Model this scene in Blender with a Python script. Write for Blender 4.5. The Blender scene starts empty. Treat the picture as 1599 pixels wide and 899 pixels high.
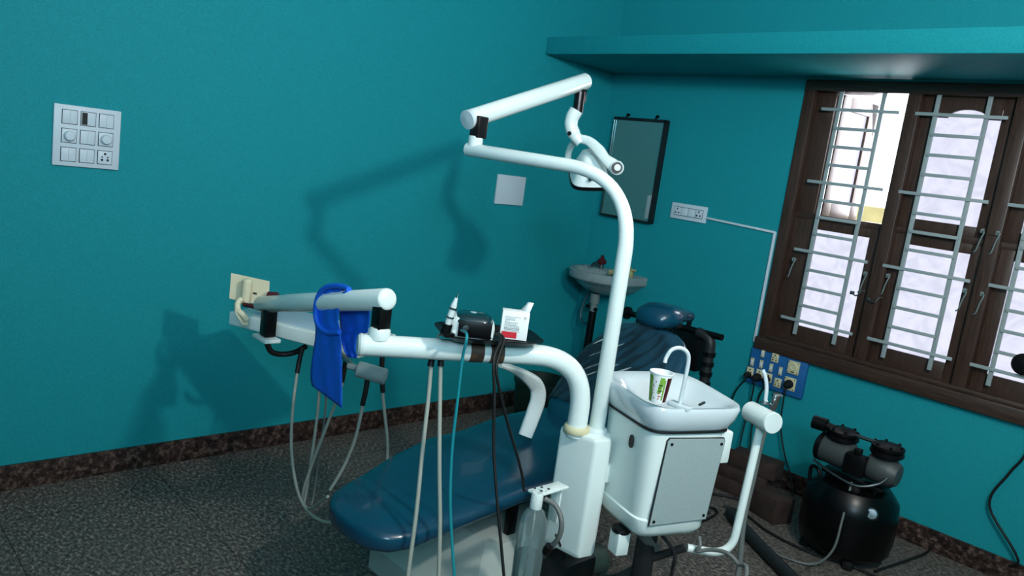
import bpy, bmesh, math, random
from mathutils import Vector, Matrix
random.seed(7)
S = bpy.context.scene
COL = S.collection

# ------------------------------------------------------------------ camera
FPX, IW, IH = 1219.156, 1599, 899
cr = Vector((0.68144409, 0.71952226, 0.1338718))
cu = Vector((-0.20865202, 0.01567183, 0.97786437))
cf = Vector((-0.70149717, 0.69429252, -0.16080925))
CAM = Vector((0, 0, 1.5))
cd = bpy.data.cameras.new('camera'); cam = bpy.data.objects.new('camera', cd); COL.objects.link(cam)
M = Matrix((cr, cu, -cf)).transposed().to_4x4(); M.translation = CAM
cam.matrix_world = M
cd.sensor_width = 36; cd.lens = 36 * FPX / IW; cd.clip_start = 0.05
S.camera = cam

# ------------------------------------------------------------------ view, world, lights
S.view_settings.view_transform = 'Standard'; S.view_settings.look = 'None'
S.view_settings.gamma = 1; S.view_settings.use_curve_mapping = False
S.view_settings.exposure = 0.4
W = bpy.data.worlds.new('sky'); S.world = W; W.use_nodes = True
bg = W.node_tree.nodes['Background']; bg.inputs[0].default_value = (0.86, 0.9, 1.0, 1); bg.inputs[1].default_value = 2.2

def light(name, kind, loc, energy, color, size=0.1, sy=None, target=None):
    l = bpy.data.lights.new(name, kind); o = bpy.data.objects.new(name, l); COL.objects.link(o)
    o.location = loc; l.energy = energy; l.color = color
    if kind == 'POINT': l.shadow_soft_size = size
    if kind == 'AREA':
        l.shape = 'RECTANGLE'; l.size = size; l.size_y = sy or size
    if target is not None:
        o.rotation_euler = (Vector(target) - Vector(loc)).to_track_quat('-Z', 'Y').to_euler()
    return o
light('ceiling_lamp_light', 'POINT', (0.15, 1.36, 2.32), 90, (1.0, 0.96, 0.90), 0.06)
light('rear_fill_light', 'AREA', (1.45, -0.9, 2.55), 46, (0.58, 0.82, 1.0), 1.1, 0.8, (-2.6, 3.0, 3.3)).data.spread = math.radians(100)  # added blue fill for the upper walls and shadows; no rear window exists
light('window_daylight', 'AREA', (-1.65, 4.3, 1.8), 12, (0.92, 0.93, 1.0), 0.5, 0.8, (-1.9, 2.0, .9))

# ------------------------------------------------------------------ pixel rays to real points
def ray(x, y): return cf + cr * ((x - IW / 2) / FPX) + cu * ((IH / 2 - y) / FPX)
def at(x, y, D):                       # point seen at x, y at horizontal distance D
    d = ray(x, y); return CAM + d * (D / math.hypot(d.x, d.y))
def onz(x, y, z): d = ray(x, y); return CAM + d * ((z - CAM.z) / d.z)
def ony(x, y, Y): d = ray(x, y); return CAM + d * (Y / d.y)
def onx(x, y, X): d = ray(x, y); return CAM + d * (X / d.x)

# ------------------------------------------------------------------ materials
def lin(c): return tuple(((v / 255) / 12.92 if v / 255 <= .04045 else ((v / 255 + .055) / 1.055) ** 2.4) for v in c)
def mat(name, rgb, rough=.5, metal=0, noise=0, scale=30, bump=0, bscale=200, coat=0, spec=.5, trans=0, ior=1.45, emit=0, stretch=None):
    m = bpy.data.materials.new(name); m.use_nodes = True; nt = m.node_tree; b = nt.nodes['Principled BSDF']
    c = lin(rgb)
    b.inputs['Base Color'].default_value = (*c, 1); b.inputs['Roughness'].default_value = rough
    b.inputs['Metallic'].default_value = metal; b.inputs['Coat Weight'].default_value = coat
    b.inputs['Specular IOR Level'].default_value = spec
    b.inputs['Transmission Weight'].default_value = trans; b.inputs['IOR'].default_value = ior
    if emit: b.inputs['Emission Color'].default_value = (*c, 1); b.inputs['Emission Strength'].default_value = emit
    tc = nt.nodes.new('ShaderNodeTexCoord'); mp = nt.nodes.new('ShaderNodeMapping'); nt.links.new(tc.outputs['Object'], mp.inputs[0])
    if stretch: mp.inputs['Scale'].default_value = stretch
    if noise:
        n = nt.nodes.new('ShaderNodeTexNoise'); n.inputs['Scale'].default_value = scale; n.inputs['Detail'].default_value = 5
        nt.links.new(mp.outputs[0], n.inputs['Vector'])
        r = nt.nodes.new('ShaderNodeValToRGB'); r.color_ramp.elements[0].position = .3; r.color_ramp.elements[1].position = .7
        r.color_ramp.elements[0].color = (*[v * (1 - noise) for v in c], 1); r.color_ramp.elements[1].color = (*[min(1, v * (1 + noise)) for v in c], 1)
        nt.links.new(n.outputs[0], r.inputs[0]); nt.links.new(r.outputs[0], b.inputs['Base Color'])
    if bump:
        n2 = nt.nodes.new('ShaderNodeTexNoise'); n2.inputs['Scale'].default_value = bscale; n2.inputs['Detail'].default_value = 4
        nt.links.new(mp.outputs[0], n2.inputs['Vector'])
        bp = nt.nodes.new('ShaderNodeBump'); bp.inputs['Strength'].default_value = bump; bp.inputs['Distance'].default_value = .002
        nt.links.new(n2.outputs[0], bp.inputs['Height']); nt.links.new(bp.outputs[0], b.inputs['Normal'])
    return m

def granite(name, c0, c1, c2, sc, rough, tile=None, stretch=(1, 1, 1), rot=0):
    m = bpy.data.materials.new(name); m.use_nodes = True; nt = m.node_tree; b = nt.nodes['Principled BSDF']; N = nt.nodes.new; L = nt.links.new
    b.inputs['Roughness'].default_value = rough; b.inputs['Specular IOR Level'].default_value = .2
    tc = N('ShaderNodeTexCoord'); mp = N('ShaderNodeMapping'); L(tc.outputs['Object'], mp.inputs[0]); mp.inputs['Scale'].default_value = stretch
    mp.inputs['Rotation'].default_value = (0, 0, rot)
    n = N('ShaderNodeTexNoise'); n.inputs['Scale'].default_value = sc; n.inputs['Detail'].default_value = 6; n.inputs['Roughness'].default_value = .65
    L(mp.outputs[0], n.inputs['Vector'])
    r = N('ShaderNodeValToRGB'); e = r.color_ramp.elements
    e[0].position = .38; e[0].color = (*lin(c0), 1); e[1].position = .68; e[1].color = (*lin(c2), 1)
    k = e.new(.52); k.color = (*lin(c1), 1)
    L(n.outputs[0], r.inputs[0]); out = r.outputs[0]
    if tile:
        br = N('ShaderNodeTexBrick'); br.offset = 0; br.inputs['Scale'].default_value = 1; br.inputs['Mortar Size'].default_value = .0022
        br.inputs['Brick Width'].default_value = tile; br.inputs['Row Height'].default_value = tile
        br.inputs['Color1'].default_value = br.inputs['Color2'].default_value = (1, 1, 1, 1); br.inputs['Mortar'].default_value = (.35, .35, .35, 1)
        L(tc.outputs['Object'], br.inputs['Vector'])
        mx = N('ShaderNodeMix'); mx.data_type = 'RGBA'; mx.blend_type = 'MULTIPLY'; mx.inputs[0].default_value = 1
        L(out, mx.inputs[6]); L(br.outputs['Color'], mx.inputs[7]); out = mx.outputs[2]
    L(out, b.inputs['Base Color'])
    return m

TEAL = mat('teal_wall_paint', (26, 142, 150), .6, noise=.14, scale=230, bump=.35, bscale=420, spec=.16)
FLOOR = granite('grey_granite_floor', (54, 50, 47), (90, 85, 80), (150, 142, 132), 50, .5, .6, (1, 1.8, 1), .9)
SKIRT = granite('brown_granite_skirting', (30, 22, 20), (58, 44, 40), (112, 92, 84), 45, .35)
WHITE = mat('white_enamel', (222, 232, 228), .28, noise=.03, scale=6, coat=.3)
WHITE2 = mat('cream_white_plastic', (206, 216, 214), .4, noise=.03, scale=12)
PANEL = mat('speckled_grey_panel', (150, 164, 164), .55, noise=.14, scale=420)
PLATE = mat('white_switch_plastic', (205, 214, 222), .4)
GAP = mat('dark_gap', (22, 24, 26), .6)
BLACK = mat('black_plastic', (6, 6, 7), .4, spec=.3)
RUBBER = mat('black_rubber', (10, 11, 12), .6)
VINYL = mat('dark_blue_vinyl', (12, 62, 84), .27, bump=.25, bscale=9, coat=.25, noise=.05, scale=4)
WOOD = mat('dark_brown_wood', (62, 44, 36), .4, noise=.35, scale=14, stretch=(9, 9, .7), bump=.15, bscale=40)
WOODX = mat('dark_brown_rail_wood', (60, 43, 35), .4, noise=.35, scale=14, stretch=(.7, 9, 9), bump=.15, bscale=40)
GRILLE = mat('grey_grille_paint', (150, 160, 160), .45)
HOSE = mat('grey_beige_hose', (150, 154, 144), .45)
HOSEG = mat('grey_hose', (96, 100, 98), .5)
TEALCABLE = mat('teal_cable', (20, 128, 138), .4)
CHROME = mat('chrome', (200, 204, 206), .15, metal=1)
STEEL = mat('brushed_steel', (120, 124, 126), .35, metal=1)
BLUECLOTH = mat('blue_cloth', (20, 98, 215), .55, noise=.06, scale=40, bump=.2, bscale=300)
BEIGE = mat('beige_plastic', (214, 204, 172), .45, noise=.05, scale=20)
BLUEBOARD = mat('blue_board_paint', (26, 92, 150), .5, noise=.08, scale=30)
PAPER = mat('white_card', (235, 238, 236), .6)
RED = mat('red_print', (196, 30, 46), .6)
INK = mat('black_print', (20, 20, 22), .7)
CER = mat('white_ceramic', (200, 210, 214), .12, coat=.5)
SINKM = mat('grey_white_ceramic', (140, 152, 152), .2, noise=.1, scale=20)
TAPE = mat('brown_tape', (72, 54, 40), .5)
MAROON = mat('dark_red_plastic', (70, 12, 22), .4)
DARKGREEN = mat('dark_green_plastic', (12, 34, 24), .5)
DRUM = mat('dark_grey_metal', (16, 17, 18), .5)
CAST = mat('cast_aluminium', (70, 75, 75), .5, metal=.3, bump=.3, bscale=80)
PIPE = mat('dark_grey_pipe', (30, 32, 34), .5)
BRICK = mat('brown_block', (48, 34, 29), .8, noise=.4, scale=20, bump=.6, bscale=60)
GREEN = mat('green_print', (120, 170, 60), .6)
YELLOWED = mat('yellowed_plastic', (206, 198, 160), .45)
COMPW = mat('grey_cover_plastic', (168, 178, 172), .35, noise=.06, scale=8)
MIRROR = mat('mirror_glass', (120, 165, 162), .12, metal=.65)  # reflected teal wall partly put into the base colour
PRINTW = mat('pale_print', (110, 122, 120), .5)

def glassy(name, rgb, alpha, rough=.05):
    m = bpy.data.materials.new(name); m.use_nodes = True; nt = m.node_tree; nt.nodes.clear(); N = nt.nodes.new; L = nt.links.new
    o = N('ShaderNodeOutputMaterial'); t = N('ShaderNodeBsdfTransparent'); t.inputs[0].default_value = (*lin((238, 246, 246)), 1)
    g = N('ShaderNodeBsdfPrincipled'); g.inputs['Base Color'].default_value = (*lin(rgb), 1); g.inputs['Roughness'].default_value = rough
    fr = N('ShaderNodeFresnel'); fr.inputs[0].default_value = 1.45
    a = N('ShaderNodeMath'); a.operation = 'ADD'; a.use_clamp = True; a.inputs[1].default_value = alpha; L(fr.outputs[0], a.inputs[0])
    mx = N('ShaderNodeMixShader'); L(a.outputs[0], mx.inputs[0]); L(t.outputs[0], mx.inputs[1]); L(g.outputs[0], mx.inputs[2]); L(mx.outputs[0], o.inputs[0])
    return m
CLEAR = glassy('clear_bottle_plastic', (170, 186, 186), .16)
FILM = glassy('clear_plastic_cover', (120, 150, 160), .02, .07)

def frosted():                          # daylight glowing through frosted, patterned glass
    m = bpy.data.materials.new('frosted_window_glass'); m.use_nodes = True; nt = m.node_tree; nt.nodes.clear(); N = nt.nodes.new; L = nt.links.new
    o = N('ShaderNodeOutputMaterial'); e = N('ShaderNodeEmission'); g = N('ShaderNodeBsdfGlossy'); g.inputs['Roughness'].default_value = .3
    g.inputs['Color'].default_value = (.04, .04, .04, 1)
    tc = N('ShaderNodeTexCoord'); w = N('ShaderNodeTexNoise'); w.inputs['Scale'].default_value = 9; w.inputs['Detail'].default_value = 3; w.inputs['Distortion'].default_value = 2.2
    L(tc.outputs['Object'], w.inputs['Vector'])
    r = N('ShaderNodeValToRGB'); r.color_ramp.elements[0].position = .35; r.color_ramp.elements[1].position = .6
    r.color_ramp.elements[0].color = (.60, .61, .74, 1); r.color_ramp.elements[1].color = (.70, .71, .87, 1)
    L(w.outputs[0], r.inputs[0]); L(r.outputs[0], e.inputs[0]); e.inputs[1].default_value = .93
    a = N('ShaderNodeAddShader'); L(e.outputs[0], a.inputs[0]); L(g.outputs[0], a.inputs[1]); L(a.outputs[0], o.inputs[0])
    return m
FROST = frosted()

# ------------------------------------------------------------------ mesh builders
def V(*a): return Vector(a)
class MB:
    def __init__(s): s.v = []; s.f = []
    def add(s, vs, fs):
        k = len(s.v); s.v += [Vector(p) for p in vs]; s.f += [tuple(i + k for i in f) for f in fs]; return s
    def bm(s, b, mtx=None):
        b.verts.ensure_lookup_table(); b.verts.index_update()
        return s.add([(mtx @ v.co) if mtx else v.co.copy() for v in b.verts], [[v.index for v in f.verts] for f in b.faces])
    def box(s, c, d, bev=0, mtx=None, seg=2):
        b = bmesh.new(); bmesh.ops.create_cube(b, size=1); bmesh.ops.scale(b, vec=d, verts=b.verts)
        if bev: bmesh.ops.bevel(b, geom=list(b.edges), offset=bev, segments=seg, affect='EDGES', profile=.5)
        t = Matrix.Translation(c)
        s.bm(b, (mtx @ t) if mtx else t); b.free(); return s
    def box2(s, a, c, bev=0): 
        a = Vector(a); c = Vector(c); return s.box((a + c) / 2, [abs(v) for v in (c - a)], bev)
    def loft(s, rings, caps=(True, True)):
        n = len(rings[0]); vs = [p for r in rings for p in r]; fs = []
        for i in range(len(rings) - 1):
            for j in range(n): fs.append((i * n + j, i * n + (j + 1) % n, (i + 1) * n + (j + 1) % n, (i + 1) * n + j))
        if caps[0]: fs.append(tuple(range(n - 1, -1, -1)))
        if caps[1]: fs.append(tuple((len(rings) - 1) * n + j for j in range(n)))
        return s.add(vs, fs)
    def tube(s, pts, r, seg=14, caps=True, dome=False):
        pts = [Vector(p) for p in pts]; n = len(pts); rr = r if isinstance(r, (list, tuple)) else [r] * n
        t0 = (pts[1] - pts[0]).normalized(); up = V(0, 0, 1) if abs(t0.z) < .9 else V(1, 0, 0)
        x = t0.cross(up).normalized(); rings = []
        for i in range(n):
            t = (pts[min(i + 1, n - 1)] - pts[max(i - 1, 0)]).normalized()
            x = (x - t * x.dot(t)).normalized(); y = t.cross(x)
            ring = lambda c, q: [c + (x * math.cos(2 * math.pi * k / seg) + y * math.sin(2 * math.pi * k / seg)) * q for k in range(seg)]
            if dome and i == 0:
                for a in (80, 60, 40, 20): rings.append(ring(pts[0] - t * rr[0] * dome * math.sin(math.radians(a)), rr[0] * math.cos(math.radians(a))))
            rings.append(ring(pts[i], rr[i]))
            if dome and i == n - 1:
                for a in (20, 40, 60, 80): rings.append(ring(pts[-1] + t * rr[-1] * dome * math.sin(math.radians(a)), rr[-1] * math.cos(math.radians(a))))
        return s.loft(rings, (caps, caps))
    def lathe(s, c, prof, seg=32, mtx=None, axis=None):
        c = Vector(c); q = Vector(axis).to_track_quat('Z', 'Y') if axis is not None else None
        rings = []
        for rad, h in prof:
            ring = []
            for k in range(seg):
                a = 2 * math.pi * k / seg; p = V(max(rad, 1e-4) * math.cos(a), max(rad, 1e-4) * math.sin(a), h)
                if q: p = q @ p
                p = c + p
                ring.append(mtx @ p if mtx else p)
            rings.append(ring)
        return s.loft(rings)
    def grid(s, rows):
        n = len(rows[0]); return s.add([p for r in rows for p in r], [(i * n + j, i * n + j + 1, (i + 1) * n + j + 1, (i + 1) * n + j) for i in range(len(rows) - 1) for j in range(n - 1)])

def smooth(pts, k=8):
    pts = [Vector(p) for p in pts]; P = [pts[0] * 2 - pts[1]] + pts + [pts[-1] * 2 - pts[-2]]; out = []
    for i in range(1, len(P) - 2):
        for j in range(k):
            t = j / k; a, b, c, d = P[i - 1:i + 3]
            out.append(.5 * ((2 * b) + (c - a) * t + (2 * a - 5 * b + 4 * c - d) * t * t + (3 * b - a - 3 * c + d) * t ** 3))
    out.append(pts[-1]); return out
def bend(a, b, c, rad, n=10):                     # straight a-b-c with the corner at b rounded
    a, b, c = Vector(a), Vector(b), Vector(c); p = b + (a - b).normalized() * rad; q = b + (c - b).normalized() * rad
    return [a] + [p * (1 - t) ** 2 + b * 2 * t * (1 - t) + q * t * t for t in [i / n for i in range(n + 1)]] + [c]
def sell(c, a, b, n, N=32, ax=V(1, 0, 0), ay=V(0, 1, 0)):   # superellipse ring
    out = []
    for k in range(N):
        t = 2 * math.pi * k / N; x, y = math.cos(t), math.sin(t)
        out.append(Vector(c) + ax * (a * math.copysign(abs(x) ** (2 / n), x)) + ay * (b * math.copysign(abs(y) ** (2 / n), y)))
    return out

def obj(name, mb, m, parent=None, sharp=35, local=False, solid=0):
    me = bpy.data.meshes.new(name)
    vs = mb.v
    if parent is not None and not local:
        inv = WM[parent].inverted(); vs = [inv @ v for v in vs]
    me.from_pydata([tuple(v) for v in vs], [], mb.f); me.update()
    b = bmesh.new(); b.from_mesh(me); bmesh.ops.recalc_face_normals(b, faces=b.faces); b.to_mesh(me); b.free()
    me.polygons.foreach_set('use_smooth', [True] * len(me.polygons)); me.set_sharp_from_angle(angle=math.radians(sharp))
    me.materials.append(m)
    o = bpy.data.objects.new(name, me); COL.objects.link(o)
    if parent is not None: o.parent = parent; WM[o] = WM[parent]
    else: WM[o] = Matrix.Identity(4)
    if solid:
        sd = o.modifiers.new('thickness', 'SOLIDIFY'); sd.thickness = solid; sd.offset = 0
    return o
WM = {}
def tag(o, label, cat, group=None):
    o['label'] = label; o['category'] = cat
    if group: o['group'] = group
    return o
def thing(name, label, cat, loc=(0, 0, 0), rz=0, group=None):
    o = bpy.data.objects.new(name, None); COL.objects.link(o); o.empty_display_size = .05
    o.location = loc; o.rotation_euler = (0, 0, rz); WM[o] = Matrix.Translation(loc) @ Matrix.Rotation(rz, 4, 'Z')
    return tag(o, label, cat, group)
def struct(name, mb, m, parent=None, **k):
    o = obj(name, mb, m, parent, **k)
    if parent is None: o['kind'] = 'structure'
    return o
def single(name, mb, m, label, cat, group=None, **k): return tag(obj(name, mb, m, None, **k), label, cat, group)

# ================================================================== ROOM
XL, YB, XR, YF, ZC = -3.271, 3.866, 1.7, -1.3, 2.95
struct('floor', MB().box2((XL - .1, YF - .1, -.1), (XR + .1, YB + .1, 0)), FLOOR)
struct('ceiling', MB().box2((XL - .1, YF - .1, ZC), (XR + .1, YB + .1, ZC + .1)), mat('white_ceiling', (225, 228, 230), .8, noise=.03))
struct('wall_left', MB().box2((XL - .1, YF - .1, 0), (XL, YB + .1, ZC)), TEAL)
struct('wall_right', MB().box2((XR, YF - .1, 0), (XR + .1, YB + .1, ZC)), TEAL)
struct('wall_front', MB().box2((XL, YF - .1, 0), (XR, YF, ZC)), TEAL)
WX0, WX1, WZ0, WZ1 = -1.985, -.42, .70, 2.10           # window opening in the back wall
wb = MB(); T = YB + .16
wb.box2((XL, YB, 0), (WX0, T, ZC)); wb.box2((WX1, YB, 0), (XR, T, ZC)); wb.box2((WX0, YB, 0), (WX1, T, WZ0)); wb.box2((WX0, YB, WZ1), (WX1, T, ZC))
struct('wall_back', wb, TEAL)
lg = MB().box2((XL, 3.245, 2.112), (XR, YB, 2.207), .004)
struct('trim_1', lg, TEAL)
struct('baseboard_left', MB().box2((XL, YF, 0), (XL + .014, YB, .1), .002), SKIRT)
struct('baseboard_back', MB().box2((XL + .014, YB - .014, 0), (XR, YB, .1), .002), SKIRT)
js = MB()
struct('baseboard_front', MB().box2((XL, YF, 0), (XR, YF + .014, .1), .002), SKIRT)

# ------------------------------------------------------------------ window
win = MB(); FY0, FY1 = YB - .012, YB + .1
BX = [(-1.92, -1.475), (-1.475, -1.025), (-1.025, -.485)]
bays = [(-1.802, -1.533), (-1.355, -1.083), (-.912, -.64)]
win.box2((WX0, FY0, WZ0), (WX0 + .055, FY1, WZ1), .004); win.box2((WX1 - .055, FY0, WZ0), (WX1, FY1, WZ1), .004)
for x in (-1.445, -1.0): win.box2((x - .03, FY0, WZ0), (x + .03, FY1, WZ1), .004)
window = struct('window_1', win, WOOD)
hz = MB(); hz.box2((WX0 - .004, YB - .035, WZ0 - .012), (WX1 + .004, FY1, WZ0 + .055), .006); hz.box2((WX0 - .002, FY0 - .003, WZ1 - .055), (WX1, FY1, WZ1), .004)
hz.box2((WX0 + .05, FY0 - .012, WZ0 + .055), (WX1 - .05, FY1 - .02, WZ0 + .075), .004)
obj('window_rail', hz, WOODX, window)
SY0, SY1 = YB + .03, YB + .065
def sash(x0, x1, z0, z1, px0, px1, pz0, pz1, arch=0, mtx=None, opened=False):
    s = MB(); P = lambda *a: s.box2(*a)
    P((x0, SY0, z0), (px0, SY1, z1), .003); P((px1, SY0, z0), (x1, SY1, z1), .003); P((px0, SY0, z0), (px1, SY1, pz0), .003)
    if arch:
        c = (px0 + px1) / 2; w = .082; n = 12
        top = [(px0, pz1), (c - w, pz1)] + [(c - w * math.cos(math.pi * i / n), pz1 + arch * math.sin(math.pi * i / n)) for i in range(1, n)] + [(c + w, pz1), (px1, pz1)]
        for i in range(len(top) - 1):
            (xa, za), (xb, zb) = top[i], top[i + 1]
            s.add([(xa, SY0, za), (xb, SY0, zb), (xb, SY0, z1), (xa, SY0, z1), (xa, SY1, za), (xb, SY1, zb), (xb, SY1, z1), (xa, SY1, z1)],
                  [(0, 1, 2, 3), (7, 6, 5, 4), (0, 4, 5, 1), (3, 2, 6, 7)])
    else: P((px0, SY0, pz1), (px1, SY1, z1), .003)
    g = MB().box2((px0 - .01, SY0 + .014, pz0 - .01), (px1 + .01, SY0 + .018, pz1 + (arch + .005 if arch else .01)))
    if mtx:
        s.v = [mtx @ v for v in s.v]; g.v = [mtx @ v for v in g.v]
    o = obj('window_shutter', s, WOOD, window); obj('frosted_pane', g, FROST, o)
    return o
edges = [(-1.93, -1.475), (-1.415, -1.03), (-.97, -.475)]
edges[2] = (-.97, -.475)
for i, ((x0, x1), (p0, p1)) in enumerate(zip(edges, bays)):
    sash(x0, x1, WZ0 + .06, 1.418, p0, p1, .855, 1.36)
    if i == 0:                                         # the open shutter, swung outside on its left edge
        piv = V(-1.84, SY1, 0); mt = Matrix.Translation(piv) @ Matrix.Rotation(math.radians(86), 4, 'Z') @ Matrix.Translation(-piv)
        sash(-1.84, -1.475, 1.43, 2.04, -1.76, -1.555, 1.50, 1.97, mtx=mt)
        obj('window_stile', MB().box2((-1.93, SY0, 1.41), (-1.832, SY1 + .02, 2.05), .003).box2((-1.49, SY0, 1.41), (-1.47, SY1, 2.05), .003), WOOD, window)
    else: sash(x0, x1, 1.422, 2.05, p0, p1, 1.482, 1.95, arch=.04)
obj('window_rail', MB().box2((WX0 + .05, SY0 - .004, 1.405), (WX1 - .05, SY1 + .004, 1.435), .003), WOODX, window)
# grille bars, welded in front of the shutters
GY = YB - .004
for c, d in ((-1.793, -1.585), (-1.342, -1.132), (-.888, -.678)):
    g = MB()
    for x in (c, d): g.box2((x - .0095, GY - .005, .812), (x + .0095, GY + .005, 2.06), .001)
    for k, z in enumerate([1.957, 1.866, 1.776, 1.686, 1.596, 1.508, 1.423, 1.337, 1.245, 1.153, 1.062, .968, .887]):
        e = .085 if k in (0, 4, 8, 12) else 0
        g.box2((c - e, GY - .013, z - .0075), (d + e, GY - .004, z + .0075), .001)
    obj('window_grille', g, GRILLE, window)
def stay(x, z, s=1):
    t = MB(); y = GY - .012
    t.tube(smooth([(x, y, z), (x + .012 * s, y - .012, z - .005), (x + .004 * s, y - .014, z - .04), (x - .004 * s, y - .012, z - .085), (x - .016 * s, y, z - .095)], 5), .0032, 8)
    t.box((x, y + .008, z), (.014, .022, .02), .002)
    obj('window_handle', t, PRINTW, window)
for x, z in ((-1.87, 1.19), (-1.5, 1.19), (-1.395, 1.2), (-1.06, 1.2), (-.99, 1.2), (-1.045, 1.47), (-.985, 1.47)): stay(x, z)
for x, z in ((-1.43, 1.07), (-1.515, 1.085)):
    obj('window_latch', MB().tube(smooth([(x - .03, GY - .012, z), (x, GY - .02, z - .008), (x + .02, GY - .016, z + .02), (x + .035, GY - .01, z + .022)], 5), .0035, 8).box((x - .03, GY - .002, z), (.016, .022, .016), .002), STEEL, window)
single('strung_wire', MB().tube(smooth([(-1.06, GY - .017, 1.462), (-.9, GY - .018, 1.457), (-.7, GY - .018, 1.45), (-.5, GY - .017, 1.44)], 4), .0011, 6), STEEL, 'thin wire strung level across the window between the shutter handles', 'wire')
kb = MB().lathe((-.772, GY - .018, .944), [(.0, -.0), (.03, .0), (.045, .006), (.047, .012), (.04, .02), (.0, .024)], 24, axis=(0, -1, 0))
kb.box((-.772, GY - .012, .944), (.02, .012, .02))
single('round_black_hook', kb, BLACK, 'small round black fitting on the window grille at the right edge of the photo', 'fitting')

# outside the open shutter: hedge and garden wall
ow = MB().box2((-6, 7.2, 0), (0, 7.4, 1.52), .01)
struct('trim_2', ow, mat('tan_garden_wall', (206, 190, 130), .8, noise=.2, scale=3))
lf = MB(); rnd = random.Random(3)
for i in range(900):
    p = V(-4.3 + rnd.gauss(0, .28), 6.7 + rnd.gauss(0, .12), 1.75 + rnd.gauss(0, .32)); 
    if p.z > 2.6 or p.z < 1.2: continue
    a = Vector((rnd.gauss(0, 1), rnd.gauss(0, 1), rnd.gauss(0, 1))).normalized(); b = a.orthogonal().normalized() * .02; a *= .055
    lf.add([p - a, p + b, p + a, p - b], [(0, 1, 2, 3)])
bush = thing('garden_bush', 'green leafy bush outside seen through the open window shutter', 'bush', (-4.3, 6.7, 0))
fo = obj('foliage', lf, mat('green_leaves', (110, 140, 50), .7), bush); fo['kind'] = 'stuff'
obj('trunk', MB().tube([(-4.3, 6.7, 0), (-4.28, 6.7, .9), (-4.32, 6.7, 1.7)], [.04, .035, .02]), BRICK, bush)
struct('ground', MB().box2((-12, T + .01, -.3), (8, 14, -.1)), mat('outside_ground', (150, 140, 120), .9, noise=.2, scale=2))

# ================================================================== WALL FITTINGS
# generic module drawing on a plane: origin o, axes ax (right), nz (out of the wall)
def plate(o, ax, n, w, h, t, bev=.004):
    m = Matrix((ax, V(0, 0, 1).cross(ax) * -1, V(0, 0, 1))).transposed().to_4x4()
    m = Matrix((ax, n, V(0, 0, 1))).transposed().to_4x4(); m.translation = o
    return m
big = thing('switch_plate', 'large square white switch plate of nine modules on the left wall', 'switch plate', (XL, .897, 1.367))
mL = plate(V(XL, .897, 1.367), V(0, 1, 0), V(1, 0, 0), 0, 0, 0)
obj('cover_plate', MB().box((0, .006, 0), (.229, .012, .224), .003, mL), PLATE, big)
for r in range(3):
    for c in range(3):
        x, z = (c - 1) * .0625, (1 - r) * .0685
        obj('module_gap', MB().box((x, .0125, z), (.053, .0016, .053), .0005, mL), GAP, big)
        k = MB().box((x, .0145, z), (.049, .003, .049), .001, mL)
        nm = 'rocker_switch' if (r, c) not in ((1, 0), (1, 2), (2, 2), (0, 1)) else ('dimmer' if r == 1 else 'socket' if r == 2 else 'half_module')
        md = obj(nm, k, PLATE, big)
        if nm == 'dimmer': obj('dimmer_knob', MB().lathe(mL @ V(x, .016, z), [(.019, 0), (.018, .012), (.015, .016), (0, .017)], 24, axis=(1, 0, 0)), PLATE, md)
        if nm == 'socket':
            h = MB()
            for dx, dz, q in ((0, .014, .0045), (-.01, .002, .003), (.01, .002, .003), (-.01, -.009, .0045), (.01, -.009, .0045)): h.lathe(mL @ V(x + dx, .016, z + dz), [(q, 0), (q, .0008)], 12, axis=(1, 0, 0))
            obj('socket_hole', h, GAP, md)
        if nm == 'half_module': obj('empty_slot', MB().box((x - .013, .0165, z), (.018, .002, .044), 0, mL), GAP, md)
        if nm == 'rocker_switch': obj('rocker_seam', MB().box((x, .0163, z), (.0012, .0008, .045), 0, mL), mat('grey_seam', (168, 176, 182), .5) if (r, c) == (0, 0) else bpy.data.materials['grey_seam'], md)
single('blank_wall_plate', MB().box2((XL, 2.998, 1.243), (XL + .014, 3.219, 1.410), .004), PLATE, 'plain square off-white blanking plate on the left wall near the corner', 'wall plate')

def backm(x, z): 
    m = Matrix((V(1, 0, 0), V(0, -1, 0), V(0, 0, 1))).transposed().to_4x4(); m.translation = V(x, YB, z); return m
# mirror
mr = thing('wall_mirror', 'tall rectangular mirror in a thin dark frame above the wash basin', 'mirror', (-2.975, YB, 1.24))
mm = MB(); x0, x1, z0, z1 = -3.175, -2.785, 1.236, 1.846; fw = .011
for a, b in (((x0, z0), (x1, z0 + fw)), ((x0, z1 - fw * 1.6), (x1, z1)), ((x0, z0), (x0 + fw * .6, z1)), ((x1 - fw, z0), (x1, z1))): mm.box2((a[0], YB - .045, a[1]), (b[0], YB, b[1]), .002)
obj('mirror_frame', mm, mat('dark_metal_frame', (34, 38, 40), .4, metal=.4), mr)
obj('mirror_glass', MB().box2((x0 + .004, YB - .036, z0 + .004), (x1 - .004, YB - .03, z1 - .004)), MIRROR, mr)
obj('bright_edge', MB().box2((x1 - .014, YB - .0465, z0 + .01), (x1 - .011, YB - .044, z1 - .02)), CHROME, mr)
obj('bright_edge', MB().box2((x0 + .006, YB - .0465, z0 + .01), (x0 + .0075, YB - .044, z1 - .02)), CHROME, mr)
for x in (-3.09, -2.87): obj('mirror_hook', MB().tube([(x, YB - .03, z1 - .005), (x, YB - .025, z1 + .012), (x, YB, z1 + .018)], .005, 8).lathe((x, YB - .012, z1 + .018), [(.009, 0), (.009, .01)], 12, axis=(0, -1, 0)), BLACK, mr)
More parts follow.
